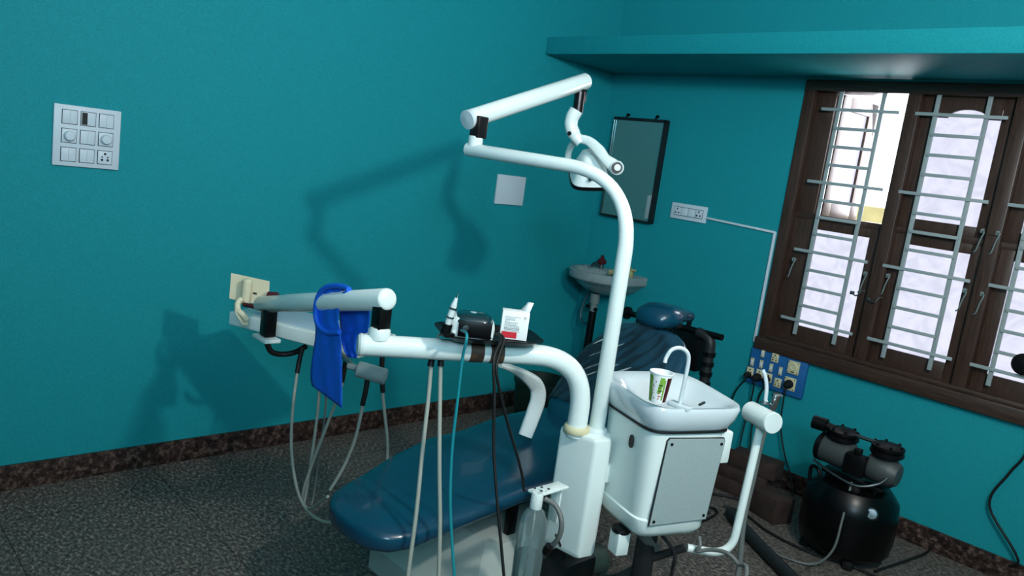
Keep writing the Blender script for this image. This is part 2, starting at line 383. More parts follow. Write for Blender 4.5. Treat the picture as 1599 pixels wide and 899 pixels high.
single('pale_strip', MB().box2((-2.832, YB - .039, 1.262), (-2.80, YB - .0365, 1.40), .0005), mat('grey_strip', (150, 166, 166), .6), 'narrow pale strip standing in the lower right corner of the mirror', 'strip')  # thin grey strip set over the mirror glass
# small socket plate
sk = thing('socket_plate', 'long white socket plate with two sockets and two switches right of the mirror', 'socket plate', (-2.55, YB, 1.34))
ms = backm(-2.55, 1.338)
obj('cover_plate', MB().box((0, .006, 0), (.24, .012, .092), .003, ms), PLATE, sk)
obj('module_gap', MB().box((0, .0125, 0), (.196, .0016, .05), 0, ms), GAP, sk)
for i in range(4):
    x = (i - 1.5) * .0485; md = obj('socket' if i in (0, 3) else 'rocker_switch', MB().box((x, .0145, 0), (.046, .003, .045), .001, ms), PLATE, sk)
    if i in (0, 3):
        h = MB().box((x, .0165, .012), (.006, .0012, .012), 0, ms)
        for dx in (-.011, .011): h.lathe(ms @ V(x + dx, .016, -.009), [(.005, 0), (.005, .0008)], 12, axis=(0, -1, 0))
        obj('socket_hole', h, GAP, md)
cz = MB().box2((-2.43, YB - .012, 1.307), (-2.005, YB, 1.319), .002)
cz.v = [V(v.x, v.y, v.z - (v.x + 2.43) * .035 + .012) for v in cz.v]
cz.box2((-2.01, YB - .012, .715), (-1.996, YB, 1.314), .002)
single('cable_conduit', cz, PLATE, 'thin white cable trunking from the socket plate down beside the window frame', 'conduit')

# blue switchboard
bd = thing('switchboard', 'blue wooden switchboard with ageing white sockets and switches under the window', 'switchboard', (-1.84, YB, .5))
mb_ = backm(-1.842, .592)
obj('board', MB().box((0, .012, 0), (.318, .024, .196), .004, mb_), BLUEBOARD, bd)
def onb(x, z): return x + 1.842, z - .592
for x, z in ((-1.982, .61), (-1.931, .672), (-1.929, .612), (-1.872, .609), (-1.817, .606)):
    u_, w_ = onb(x, z); s_ = obj('switch', MB().box((u_, .028, w_), (.018, .009, .044), .002, mb_), YELLOWED, bd)
    obj('rocker', MB().box((u_, .034, w_), (.012, .005, .02), .002, mb_), PLATE, s_); 
    for q_ in (.018, -.018): obj('screw', MB().box((u_, .0328, w_ + q_), (.004, .001, .004), 0, mb_), GAP, s_)
def sockp(x, z, w=.038, h=.048):
    u_, w_ = onb(x, z); s_ = obj('socket', MB().box((u_, .028, w_), (w, .009, h), .002, mb_), YELLOWED, bd); hh = MB()
    for dx, dz, q in ((0, .012, .0042), (-.009, -.001, .0028), (.009, -.001, .0028), (-.009, -.013, .0038), (.009, -.013, .0038)): hh.lathe(mb_ @ V(u_ + dx, .0325, w_ + dz), [(q, 0), (q, .0012)], 10, axis=(0, -1, 0))
    obj('socket_hole', hh, GAP, s_)
sockp(-1.983, .555); sockp(-1.928, .558); sockp(-1.859, .668); sockp(-1.875, .553); sockp(-1.82, .542)
for x, z, dial in ((-1.751, .644, 1), (-1.754, .556, 0)):
    u_, w_ = onb(x, z); s_ = obj('switch_socket', MB().box((u_, .028, w_), (.062, .009, .068), .003, mb_), YELLOWED, bd)
    for a in (-.024, .024):
        for b in (-.027, .027): obj('screw', MB().lathe(mb_ @ V(u_ + a, .0325, w_ + b), [(.003, 0), (.003, .001)], 8, axis=(0, -1, 0)), GAP, s_)
    if dial:
        obj('raised_ring', MB().lathe(mb_ @ V(u_, .0325, w_ + .004), [(.019, 0), (.017, .004), (.013, .004), (.012, .001), (0, .001)], 24, axis=(0, -1, 0)), YELLOWED, s_)
        obj('slot', MB().box((u_, .0335, w_ - .023), (.018, .0015, .005), 0, mb_), GAP, s_)
CABY = YB - .075
def plug(x, z, r, pts, label, grp=None):
    t = thing('power_plug', label, 'plug', (x, YB - .0335, z))
    b = MB().lathe((x, YB - .0335, z), [(r, 0), (r * 1.02, .012), (r * .85, .03), (r * .5, .042), (0, .044)], 16, axis=(0, -1, 0)); obj('plug_body', b, RUBBER, t)
    p = [(x, YB - .055, z - r * .5), (x, YB - .062, z - r - .012)] + pts
    obj('power_cable', MB().tube(smooth(p, 6), .0042, 8), RUBBER, t)
plug(-1.985, .537, .017, [(-2.02, YB - .05, .46), (-2.05, YB - .04, .38), (-2.06, YB - .04, .2), (-2.04, YB - .06, .012)], 'black plug in the leftmost socket of the blue switchboard')
plug(-1.93, .54, .022, [(-1.935, YB - .05, .46), (-1.94, YB - .045, .38), (-1.95, YB - .05, .2), (-1.93, YB - .08, .012)], 'black plug second from the left on the blue switchboard, beside the white cable')
plug(-1.876, .545, .018, [(-1.88, YB - .04, .5), (-1.9, YB - .035, .45), (-1.91, YB - .035, .3), (-1.88, YB - .05, .012)], 'black round plug in the middle socket of the blue switchboard')
plug(-1.754, .556, .023, [(-1.757, YB - .055, .45), (-1.75, YB - .045, .33), (-1.70, YB - .05, .2), (-1.64, YB - .06, .1), (-1.6, YB - .08, .012)], 'black plug in the big socket at the right of the blue switchboard')

# ================================================================== WASH BASIN
sx, sz = -2.985, .905
bs = thing('wash_basin', 'small grey-white ceramic wash basin on the back wall below the mirror', 'wash basin', (sx, YB, sz - .2))
def dring(w, y1, z, bk=0, n=28):           # D-shaped ring: flat at the wall, round in front
    out = [V(sx - w, YB - .002 - bk, z)]
    for k in range(n + 1):
        a = math.pi * k / n; out.append(V(sx - w * math.cos(a), YB - max(.10, bk + .01) - (y1 - max(.10, bk + .01)) * math.sin(a) ** .8, z))
    out.append(V(sx + w, YB - .002 - bk, z)); return out
b = MB(); b.loft([dring(.06, .16, sz - .14), dring(.12, .23, sz - .12), dring(.17, .29, sz - .085), dring(.2, .325, sz - .056), dring(.218, .345, sz - .05), dring(.222, .35, sz - .04), dring(.224, .352, sz), dring(.216, .344, sz + .005), dring(.195, .32, sz + .002, .10), dring(.18, .305, sz - .01, .11), dring(.14, .26, sz - .06, .12), dring(.05, .19, sz - .1, .13)])
obj('basin_bowl', b, SINKM, bs, sharp=50)
w = MB().tube([(sx - .02, YB - .17, sz - .14), (sx - .02, YB - .17, sz - .2)], .03, 18).tube([(sx - .02, YB - .17, sz - .2), (sx - .02, YB - .17, sz - .27)], .022, 18)
obj('waste_fitting', w, PRINTW, bs)
obj('waste_pipe', MB().tube([(sx - .02, YB - .17, sz - .25), (sx - .02, YB - .17, .35), (sx - .02, YB - .17, .05)], .024, 16).tube([(sx - .09, YB - .15, sz - .235), (sx + .01, YB - .18, sz - .235)], .012, 10), BLACK, bs)
obj('inlet_hose', MB().tube(smooth([(sx - .08, YB - .12, sz - .1), (sx - .12, YB - .13, sz - .18), (sx - .13, YB - .15, sz - .3), (sx - .08, YB - .16, sz - .345), (sx - .03, YB - .16, sz - .30), (sx - .015, YB - .16, sz - .22)], 6), .0065, 10), STEEL, bs)
tp = thing('red_handled_tap', 'dark red topped tap at the left back of the wash basin', 'tap', (-3.07, 3.8, sz))
obj('tap_body', MB().tube([(-3.07, 3.79, sz), (-3.07, 3.79, sz + .03)], .014, 14).tube(smooth([(-3.07, 3.79, sz + .02), (-3.08, 3.74, sz + .035), (-3.08, 3.71, sz + .02)], 5), .009, 10), STEEL, tp)
obj('tap_handle', MB().lathe((-3.07, 3.79, sz + .03), [(.012, 0), (.028, .006), (.03, .02), (.02, .034), (.01, .045), (.012, .055), (0, .06)], 12), MAROON, tp)
tq = thing('corroded_tap', 'pale greenish corroded pillar tap at the right end of the wash basin', 'tap', (-2.82, 3.76, sz))
TG = mat('corroded_brass', (140, 138, 96), .6, noise=.4, scale=60, bump=.6, bscale=90)
obj('tap_body', MB().tube(smooth([(-2.80, 3.74, sz), (-2.80, 3.74, sz + .03), (-2.84, 3.70, sz + .035), (-2.9, 3.66, sz + .012)], 5), [.016] * 16, 12), TG, tq)
obj('tap_handle', MB().tube(smooth([(-2.80, 3.74, sz + .035), (-2.80, 3.735, sz + .05), (-2.82, 3.71, sz + .07)], 4), .011, 10).tube([(-2.825, 3.72, sz + .05), (-2.775, 3.755, sz + .045)], .009, 10), TG, tq)

# ================================================================== BACKGROUND EQUIPMENT NEAR THE CORNER
es = thing('equipment_stand', 'black metal stand with a level bar, box and ribbed pipe behind the chair headrest', 'stand', (-2.2, 3.45, 0))
Y0 = 3.35
pa, pb = ony(975, 487, Y0), ony(1128, 527, Y0)
br = MB().tube([pa, pb], .016, 14).tube([pa + (pb - pa) * .02, pa + (pb - pa) * .05], .034, 14).tube([pa + V(-.02, 0, -.045), pa + V(-.02, 0, .05)], .011, 10)
obj('cross_bar', br, BLACK, es)
q = ony(1068, 540, Y0 + .02); obj('black_box', MB().box(q + V(0, .03, -.01), (.2, .1, .2), .015), BLACK, es)
pc = ony(1108, 530, Y0)
pp = MB().tube(bend(pc + V(-.07, 0, .02), pc + V(.01, 0, .005), V(pc.x + .02, Y0, .02), .04), .026, 16)
obj('upright_pipe', pp, PIPE, es)
rb = MB()
for k in range(6): rb.tube([V(pc.x + .012, Y0, pc.z - .06 - k * .05), V(pc.x + .012, Y0, pc.z - .08 - k * .05)], .032, 16)
obj('pipe_clamp', rb, BLACK, es)
obj('clamp_knob', MB().tube([pc + V(-.13, -.0, .03), pc + V(-.13, 0, .075)], .013, 10), BLACK, es)
obj('floor_base', MB().box((pc.x - .2, Y0, .015), (.5, .3, .03), .01), BLACK, es)
obj('rear_leg', MB().tube([(pa.x + .1, Y0, pa.z), (pa.x + .1, Y0, .02)], .014, 12).tube([(q.x, Y0 + .03, q.z), (q.x, Y0 + .03, .02)], .014, 12), BLACK, es)

bn = thing('waste_bin', 'dark green round bin on the floor behind the chair', 'bin', (-2.75, 3.0, 0))
obj('bin_body', MB().lathe((-2.75, 3.05, 0), [(.0, 0), (.12, 0), (.15, .34), (.158, .34), (.158, .36), (.145, .36), (.118, .02), (0, .015)], 28), DARKGREEN, bn)

# brown blocks below the switchboard
def blk(px, py, dz, size, rz, label, Y=3.6):
    p = ony(px, py, Y); o = thing('brown_block', label, 'block', (p.x, p.y, p.z - size[2] / 2 if dz is None else dz), rz, None)
    obj('block_body', MB().box((0, 0, size[2] / 2), size, .006), BRICK, o, local=True); return o
blk(1182, 718, .13, (.24, .12, .08), .1, 'worn brown block topmost of the stack under the blue switchboard')
blk(1170, 718, .07, (.26, .16, .06), .1, 'dark brown block in the middle of the stack under the blue switchboard')
blk(1160, 718, 0, (.34, .2, .07), .1, 'dark brown block at the bottom of the stack under the blue switchboard')
p_ = ony(1205, 790, 3.45); blk(1205, 790, 0, (.16, .12, .12), -.3, 'small dark block on the floor before the stack of brown blocks', 3.45)

# ================================================================== AIR COMPRESSOR
cx, cy = -1.185, 3.41
ac = thing('air_compressor', 'black twin-head air compressor on a round tank against the back wall', 'compressor', (cx, cy, 0))
k = MB().lathe((cx, cy, .02), [(0, 0), (.14, .0), (.185, .04), (.195, .1), (.195, .2), (.187, .26), (.15, .305), (.06, .33), (0, .335)], 36)
obj('air_tank', k, mat('black_gloss_paint', (4, 4, 5), .3, spec=.3), ac)
for a in range(4):
    an = a * math.pi / 2 + .6; obj('foot', MB().box((cx + .15 * math.cos(an), cy + .15 * math.sin(an), .02), (.04, .04, .04), .006), RUBBER, ac)
obj('mounting_frame', MB().box((cx, cy, .355), (.26, .13, .018), .004).box((cx - .1, cy, .33), (.02, .12, .06), .003).box((cx + .1, cy, .33), (.02, .12, .06), .003), BLACK, ac)
def head(hx, hz=.44):
    o = obj('motor_housing', MB().lathe((hx, cy - .075, hz), [(.0, 0), (.05, 0), (.056, .008), (.056, .14), (.05, .15), (0, .15)], 28, axis=(0, 1, 0)).box((hx, cy, hz + .05), (.088, .1, .06), .008), CAST, ac)
    return o
mtr = MB()
obj('motor_housing', MB().lathe((cx - .16, cy - .03, .445), [(0, 0), (.058, 0), (.062, .008), (.062, .13), (.05, .14), (0, .14)], 28, axis=(1, 0, -.05)), CAST, ac)
obj('motor_fan_cover', MB().lathe((cx - .168, cy - .03, .445), [(0, -.012), (.05, -.01), (.064, 0), (.064, .02), (.06, .02)], 28, axis=(1, 0, -.05)), BLACK, ac)
obj('motor_housing', MB().lathe((cx + .045, cy - .02, .435), [(0, 0), (.055, 0), (.06, .008), (.06, .1), (.045, .125), (0, .13)], 28, axis=(1, 0, -.05)), CAST, ac)
obj('junction_box', MB().box((cx + .015, cy - .085, .435), (.085, .05, .09), .006).box((cx + .015, cy - .085, .49), (.03, .03, .03), .004), BLACK, ac)
for hx in (cx - .085, cx + .105):
    m_ = MB().lathe((hx, cy - .02, .495), [(0, 0), (.055, 0), (.062, .005), (.068, .012), (.068, .022), (.06, .026), (.066, .034), (.066, .045), (.05, .052), (0, .054)], 28)
    for t in range(6): m_.lathe((hx + .055 * math.cos(t * 1.047), cy - .02 + .055 * math.sin(t * 1.047), .54), [(.006, 0), (.006, .012), (0, .013)], 8)
    obj('cylinder_head', m_, BLACK, ac)
obj('air_filter', MB().tube([(cx - .215, cy - .04, .54), (cx - .155, cy - .035, .54)], .03, 18).tube([(cx - .155, cy - .035, .54), (cx - .12, cy - .03, .535)], .018, 14), BLACK, ac)
obj('connecting_pipe', MB().tube([(cx - .04, cy - .03, .54), (cx + .06, cy - .03, .54)], .008, 10).tube(smooth([(cx - .16, cy - .09, .39), (cx - .05, cy - .12, .37), (cx + .05, cy - .12, .36), (cx + .12, cy - .09, .39), (cx + .15, cy - .07, .43)], 5), .006, 8), STEEL, ac)
obj('tank_handle', MB().tube(smooth([(cx - .17, cy - .06, .26), (cx - .175, cy - .06, .345), (cx - .14, cy - .07, .35), (cx - .12, cy - .07, .31)], 5), .008, 10), BLACK, ac)
obj('pressure_gauge', MB().lathe((cx + .13, cy - .12, .27), [(.0, 0), (.024, 0), (.026, .01), (.02, .016), (0, .017)], 18, axis=(.4, -1, .3)).box((cx + .13, cy - .1, .26), (.05, .05, .02), .004), STEEL, ac)
obj('air_hose', MB().tube(smooth([(cx + .02, cy - .1, .36), (cx + .05, cy - .2, .22), (cx + .05, cy - .23, .1), (cx, cy - .26, .02), (cx - .1, cy - .3, .008), (cx - .25, cy - .3, .008)], 6), .005, 8), HOSEG, ac)

# ================================================================== DENTAL CHAIR
ch = thing('dental_chair', 'dark blue vinyl dental chair with white base, curved armrest and headrest', 'dental chair', (-1.9, 2.0, 0))
prof = [(1.205, -1.775, .04, .02), (1.215, -1.775, .09, .03), (1.235, -1.775, .13, .038), (1.27, -1.78, .165, .042), (1.33, -1.79, .19, .043), (1.42, -1.81, .205, .043), (1.6, -1.86, .238, .043), (1.8, -1.9, .262, .044), (2.0, -1.925, .275, .046), (2.2, -1.93, .28, .05), (2.4, -1.935, .28, .055), (2.55, -1.935, .27, .05), (2.62, -1.935, .25, .03)]
rings = []
for Yp, cxp, hw, th in prof:
    zc = .395 + .03 * min(1, max(0, (Yp - 1.3) / .9)) - (.018 if 1.85 < Yp < 2.1 else 0)
    rings.append(sell((cxp, Yp, zc), hw, th, 3.2, 40, V(1, 0, 0), V(0, 0, 1)))
obj('seat_cushion', MB().loft(rings), VINYL, ch, sharp=80)
# backrest, tilted back, arch-shaped top
bk = []; n0 = V(0, -.72, .69); up = V(0, .69, .72).normalized(); n0 = V(0, -up.z, up.y)
b0 = V(-1.92, 2.40, .43)
for s_, hw, th in ((0, .15, .03), (.02, .2, .045), (.08, .235, .05), (.18, .25, .052), (.3, .255, .05), (.39, .25, .047), (.47, .236, .043), (.53, .205, .037), (.57, .165, .03), (.592, .12, .022), (.6, .07, .01)):
    bk.append(sell(b0 + up * s_, hw, th, 3, 40, V(1, 0, 0), n0))
obj('backrest', MB().loft(bk), VINYL, ch, sharp=80)
# clear plastic cover stretched over the backrest
cv = []
for i in range(45):
    s_ = .1 + i * .0105; hw = .258 if s_ < .34 else .258 - (s_ - .34) ** 1.5 * .8; row = []
    for j in range(61):
        t = -1 + 2 * j / 60; row.append(b0 + up * s_ + V(t * hw, 0, 0) + n0 * (.058 * (1 - abs(t) ** 5) ** .5 + .004 * math.sin(9 * t + 14 * s_) + .005 * max(0, math.sin(26 * t - 60 * s_)) ** 3))
    cv.append(row)
obj('plastic_cover', MB().grid(cv), FILM, ch, sharp=80)
FOLD_GLINT = glassy('fold_glint_plastic', (215, 228, 232), .5, .1)  # pale folds added to draw the film's white reflection streaks
for x_, s_, l_ in ((-.2, .40, .1), (-.17, .335, .15), (-.145, .27, .11), (-.12, .24, .14), (.0, .3, .07)):
    fp = []
    for i in range(9):
        t = i / 8 * l_; xx = x_ + t * .8; ss = s_ + t * .75; tt = xx / .258; fp.append(b0 + up * ss + V(xx, 0, 0) + n0 * (.0585 * (1 - min(.99, abs(tt)) ** 5) ** .5))
    obj('cover_fold_glint', MB().tube(fp, [.0005, .0022, .003, .0032, .0032, .003, .0026, .0018, .0005], 10), FOLD_GLINT, ch, sharp=80)
# saddle-like headrest
hb = b0 + up * .60
sd = []
ax_ = V(.02, 1, -.03).normalized(); hc = V(-1.93, 2.74, .915)
for s_, hw, th in ((0, .02, .014), (.01, .06, .034), (.035, .085, .048), (.08, .098, .056), (.13, .09, .05), (.18, .068, .044), (.225, .05, .035), (.27, .038, .028), (.315, .031, .023), (.33, .014, .01)):
    sd.append(sell(hc + ax_ * s_ + V(0, 0, .012 * math.sin(s_ * 9)), hw, th, 2.3, 28, V(1, 0, 0), V(0, .17, 1).normalized()))
obj('headrest', MB().loft(sd), VINYL, ch, sharp=80)
obj('headrest_post', MB().tube([hc + V(0, .17, -.04), hc + V(0, .14, -.16), b0 + up * .45 - n0 * .05], [.028, .026, .03], 14).box(hc + V(0, .19, -.045), (.06, .1, .02), .006), BLACK, ch)
# armrest on the far side
ar = []
P = [at(779, 568, 2.75), at(800, 576, 2.8), at(822, 588, 2.85), at(838, 603, 2.88), at(840, 622, 2.88), at(833, 645, 2.87), at(820, 680, 2.85)]
for i, c in enumerate(smooth(P, 5)):
    t = i / 30; wd = .016 + .024 * min(1, t * 1.6); 
    if t > .45: wd = .032
    ar.append((c, wd))
k = MB(); rings = []; pts = [a[0] for a in ar]
for i, (c, wd) in enumerate(ar):
    tg = (pts[min(i + 1, len(pts) - 1)] - pts[max(i - 1, 0)]).normalized(); sidev = V(.72, .69, 0); sidev = (sidev - tg * sidev.dot(tg)).normalized(); o2 = tg.cross(sidev)
    if i < 14: rings.append(sell(c, .022, .007 + .012 * i / 14, 3, 20, o2 if False else V(.9, -.4, 0).normalized(), o2))
    else: rings.append(sell(c, wd, .018, 3, 20, sidev, V(.9, -.4, 0).normalized()))
rings2 = []
for i, (c, wd) in enumerate(ar):
    tg = (pts[min(i + 1, len(pts) - 1)] - pts[max(i - 1, 0)]).normalized(); nn = V(-.7, .7, 0); nn = (nn - tg * nn.dot(tg)).normalized(); s2 = tg.cross(nn)
    t = i / (len(ar) - 1); half = .009 + .026 * math.sin(min(1, t / .6) * math.pi / 2) ** 2.2
    if t > .8: half *= 1 - (t - .8) * .4
    rings2.append(sell(c, half * .9 if t < .5 else half * .85, .02, 3.5, 20, s2, nn))
obj('armrest', k.loft(rings2), WHITE2, ch, sharp=60)
0 and obj('armrest_bracket', MB().tube([P[-1] + V(0, 0, .03), V(P[-1].x + .12, P[-1].y - .05, .38)], .02, 12), WHITE2, ch)
obj('seat_frame', MB().box((-1.93, 2.1, .33), (.34, .85, .05), .01), BLACK, ch)
obj('lift_arm', MB().box((-1.72, 1.85, .29), (.022, .04, .16), .004).box((-2.0, 1.85, .27), (.03, .05, .2), .004), BLACK, ch)
# white plastic base cover with chamfered top
bx = []
def brect(x0, x1, y0, y1, z, ch_=.05):
    return [V(x0 + ch_, y0, z), V(x1 - ch_, y0, z), V(x1, y0 + ch_, z), V(x1, y1 - ch_, z), V(x1 - ch_, y1, z), V(x0 + ch_, y1, z), V(x0, y1 - ch_, z), V(x0, y0 + ch_, z)]
k = MB().loft([brect(-2.16, -1.53, 1.56, 2.15, 0.0), brect(-2.16, -1.53, 1.56, 2.15, .09), brect(-2.14, -1.55, 1.60, 2.13, .13, .05), brect(-2.08, -1.68, 1.74, 2.1, .235, .04), brect(-2.06, -1.7, 1.77, 2.08, .24, .03)])
obj('base_cover', k, COMPW, ch, sharp=12)

# ================================================================== DENTAL UNIT COLUMN, ARMS AND DELIVERY HEAD
UX, UY = -1.435, 1.82
un = thing('dental_unit', 'white dental unit column with curved delivery arm and instrument head', 'dental unit', (UX, UY, 0))
rz = math.radians(62)
A = V(math.cos(rz), math.sin(rz), 0); Bv = V(-A.y, A.x, 0)
def rr(z, a, b, n=5): return sell((UX, UY, z), a, b, n, 40, A, Bv)
def poly_round(pts, rad, z, n=5):        # rounded polygon ring in the column's own frame
    R_, F_ = V(.703, .711, 0), V(-.711, .703, 0); out = []; m = len(pts)
    for i in range(m):
        p0, p, p1 = Vector(pts[i - 1]), Vector(pts[i]), Vector(pts[(i + 1) % m]); a_ = p + (p0 - p).normalized() * rad; c_ = p + (p1 - p).normalized() * rad
        for j in range(n + 1):
            t = j / n; q_ = a_ * (1 - t) ** 2 + p * 2 * t * (1 - t) + c_ * t * t; out.append(V(UX, UY, z) + R_ * q_.x + F_ * q_.y)
    return out
cpoly = [(-.080, .012), (.028, -.078), (.079, -.045), (.079, .055), (-.045, .078)]
sc_ = lambda f: [(x * f, y * f) for x, y in cpoly]
k = MB().loft([poly_round(sc_(.86), .01, .332), poly_round(sc_(.96), .012, .337), poly_round(sc_(1), .014, .349), poly_round(sc_(1), .014, .702), poly_round(sc_(.97), .012, .712), poly_round(sc_(.9), .01, .716)])
obj('column_housing', k, WHITE, un, sharp=40)
ea = at(905, 676, 2.25); ea = V(ea.x, ea.y, .71)
ea = V(UX - .032 * A.x, UY - .032 * A.y, .71)
el = at(565, 538, 2.12)
zc = el.z
cor = V(ea.x, ea.y, zc)
path = bend(V(ea.x, ea.y, .70), cor, el, .17, 14)
obj('delivery_arm', MB().tube(path, .0305, 28), WHITE, un, sharp=60)
da = (el - cor).normalized()
obj('arm_end_cap', MB().lathe(el, [(.0305, -.002), (.032, 0), (.032, .006), (.027, .012), (0, .014)], 28, axis=da), WHITE2, un)
obj('arm_collar', MB().lathe((ea.x, ea.y, .712), [(.038, 0), (.04, .004), (.04, .016), (.036, .022), (.034, .022)], 28), YELLOWED, un)
obj('arm_band', MB().tube([cor + da * .33, cor + da * .37], .0318, 28), TAPE, un)
obj('arm_band', MB().tube([cor + da * .27, cor + da * .31], .0318, 28), TAPE, un)
# joint on the arm's left end
jb = el - da * .045
jx = V(jb.x, jb.y, 0)
SR = at(601, 467, (jb.x ** 2 + jb.y ** 2) ** .5 - .0); 
SRd = math.hypot(jb.x, jb.y)
SL = at(408, 475, 2.86)
SR = at(604, 467, SRd - .01)
obj('joint_collar', MB().lathe(jb, [(.03, .02), (.03, .045), (.026, .052), (0, .052)], 24), WHITE, un)
topz = SR.z - .02
obj('arm_joint', MB().box(V(jb.x, jb.y, (jb.z + .05 + topz) / 2), (.042, .04, topz - jb.z - .05 + .02), .004), BLACK, un)
sp = obj('spring_arm', MB().tube([SL, SL.lerp(SR, .25), SL.lerp(SR, .26), SR], [.029, .029, .0305, .0305], 28, dome=.35), WHITE, un, sharp=50)
dsp = (SR - SL).normalized(); nrm = (CAM - SR).normalized()
for t in (.03, .82):
    c = SL.lerp(SR, t) + V(.71, -.7, -.45).normalized() * .0285; obj('arm_screw', MB().lathe(c, [(.006, 0), (.006, .004), (0, .005)], 12, axis=V(.71, -.7, -.3)), STEEL, sp)
bj = SL + (SR - SL) * .09
obj('arm_joint', MB().box(V(bj.x, bj.y, bj.z - .065), (.045, .042, .10), .004), BLACK, un)
hz_ = bj.z - .125
obj('head_bracket', MB().box(V(bj.x - .005, bj.y, hz_), (.10, .06, .014), .003), WHITE2, un)
# delivery head slab
hd = V(.92, .39, 0).normalized(); hb_ = V(-hd.y, hd.x, 0)
hl = at(357, 496, 3.05)
HW = .59
def ak(x, y, D): return at(x, y, D + .12 + (D - 2.45) * .25)
m4 = Matrix((hd, hb_, V(0, 0, 1))).transposed().to_4x4(); m4.translation = V(hl.x, hl.y, hl.z)
hh = MB().box((HW / 2, .12, 0), (HW, .24, .052), .006, m4, 3)
dh = obj('delivery_head', hh, WHITE, un)
obj('head_top_tray', MB().box((HW / 2 + .03, .12, .029), (HW - .12, .19, .008), .003, m4), mat('pale_blue_liner', (176, 198, 214), .5), dh)
obj('head_handle', MB().tube([ak(543, 571, 2.45), ak(560, 575, 2.44)], [.01, .012], 14).tube([ak(560, 576, 2.44), ak(601, 588, 2.42)], .027, 20, dome=.2), glassy('cloudy_plastic', (150, 172, 172), .55, .35), dh)
obj('head_handle_stem', MB().tube([ak(552, 573, 2.46), m4 @ V(HW - .12, .03, -.02)], .009, 10), STEEL, dh)
obj('black_loop_hose', MB().tube(smooth([ak(417, 536, 2.72), ak(424, 549, 2.73), ak(440, 553, 2.75), ak(460, 550, 2.76), ak(477, 541, 2.8)], 6), .0105, 12), RUBBER, un)
# instrument hoses under the head (dark grip at the top, grey hose below)
def hose(ps, r=.0058, m=HOSE, grip=None, parent=un, nm='instrument_hose'):
    o = obj(nm, MB().tube(smooth(ps, 7), r, 10), m, parent, sharp=60)
    if grip: obj('hose_sleeve', MB().tube(smooth(grip, 4), r * 1.55, 10), RUBBER, o)
    return o
hose([ak(472, 543, 2.75), ak(465, 575, 2.74), ak(457, 640, 2.72), ak(455, 700, 2.7), ak(462, 755, 2.68), ak(475, 790, 2.66), ak(500, 812, 2.55), ak(545, 818, 2.45)], grip=[ak(472, 543, 2.75), ak(468, 560, 2.745), ak(464, 582, 2.735)])
hose([ak(499, 560, 2.72), ak(498, 620, 2.71), ak(490, 690, 2.7), ak(481, 750, 2.69), ak(474, 790, 2.68)])
hose([ak(511, 570, 2.78), ak(508, 640, 2.78), ak(500, 700, 2.78), ak(491, 765, 2.76), ak(486, 788, 2.74), ak(480, 780, 2.72), ak(482, 755, 2.71)], r=.004, m=HOSEG)
hose([ak(540, 556, 2.6), ak(532, 605, 2.61), ak(510, 665, 2.63), ak(487, 725, 2.66), ak(474, 765, 2.68), ak(474, 786, 2.68), ak(486, 793, 2.62), ak(512, 775, 2.5)], grip=[ak(541, 556, 2.6), ak(538, 575, 2.605), ak(534, 596, 2.61)])
hose([ak(574, 590, 2.45), ak(567, 630, 2.46), ak(556, 680, 2.48), ak(543, 715, 2.5), ak(530, 741, 2.5), ak(515, 765, 2.5)], grip=[ak(574, 590, 2.45), ak(571, 610, 2.45), ak(566, 632, 2.455)])
hose([ak(597, 557, 2.55), ak(596, 595, 2.56), ak(600, 640, 2.58), ak(605, 690, 2.6), ak(604, 740, 2.62)], grip=[ak(597, 556, 2.55), ak(596, 580, 2.555), ak(598, 612, 2.56)])
hose([at(674, 556, 2.2), at(669, 620, 2.17), at(660, 700, 2.12), at(650, 800, 2.06), at(638, 890, 2.02), at(630, 960, 2.0), V(-1.46, 1.22, .012)], r=.0062, grip=[at(675, 555, 2.2), at(672, 572, 2.19)])
hose([at(688, 556, 2.2), at(687, 620, 2.17), at(686, 720, 2.12), at(687, 820, 2.08), at(685, 900, 2.05), at(682, 970, 2.02), V(-1.42, 1.28, .012)], r=.0062, grip=[at(689, 555, 2.2), at(688, 572, 2.19)])
# bottle bracket and hose on the column
cp = at(840, 768, 2.1)
ck = at(872, 762, 2.2)
obj('bottle_bracket', MB().box((cp + ck) / 2 + V(0, 0, .003), (.045, .13, .008), .003, None).box(ck + V(0, .0, -.05), (.03, .008, .11), .002), WHITE, un)
obj('bracket_hole', MB().lathe(cp + V(.012, .0, .0075), [(.004, 0), (.004, .002)], 10).lathe(cp + V(-.006, .02, .0075), [(.004, 0), (.004, .002)], 10).lathe(cp + V(.012, .03, .0075), [(.004, 0), (.004, .002)], 10).lathe(cp + V(-.01, -.004, .0075), [(.004, 0), (.004, .002)], 10), GAP, un)
hose([at(850, 778, 2.1), at(868, 790, 2.1), at(877, 815, 2.08), at(872, 840, 2.08), at(857, 856, 2.1), at(848, 868, 2.13)], r=.0075, m=HOSEG, nm='bottle_hose')
obj('hose_plug', MB().tube([at(858, 852, 2.08), at(852, 862, 2.09)], .012, 12), BLACK, un)
obj('junction_cover', MB().box((UX - .08, UY + .12, .12), (.12, .16, .24), .02), DRUM, un)
obj('floor_motor', MB().tube([onz(872, 880, .1), onz(940, 872, .1)], .05, 20, dome=.2).tube([onz(885, 880, .1), onz(891, 879, .1)], .054, 20), mat('grey_green_housing', (86, 96, 84), .5, noise=.15), un)

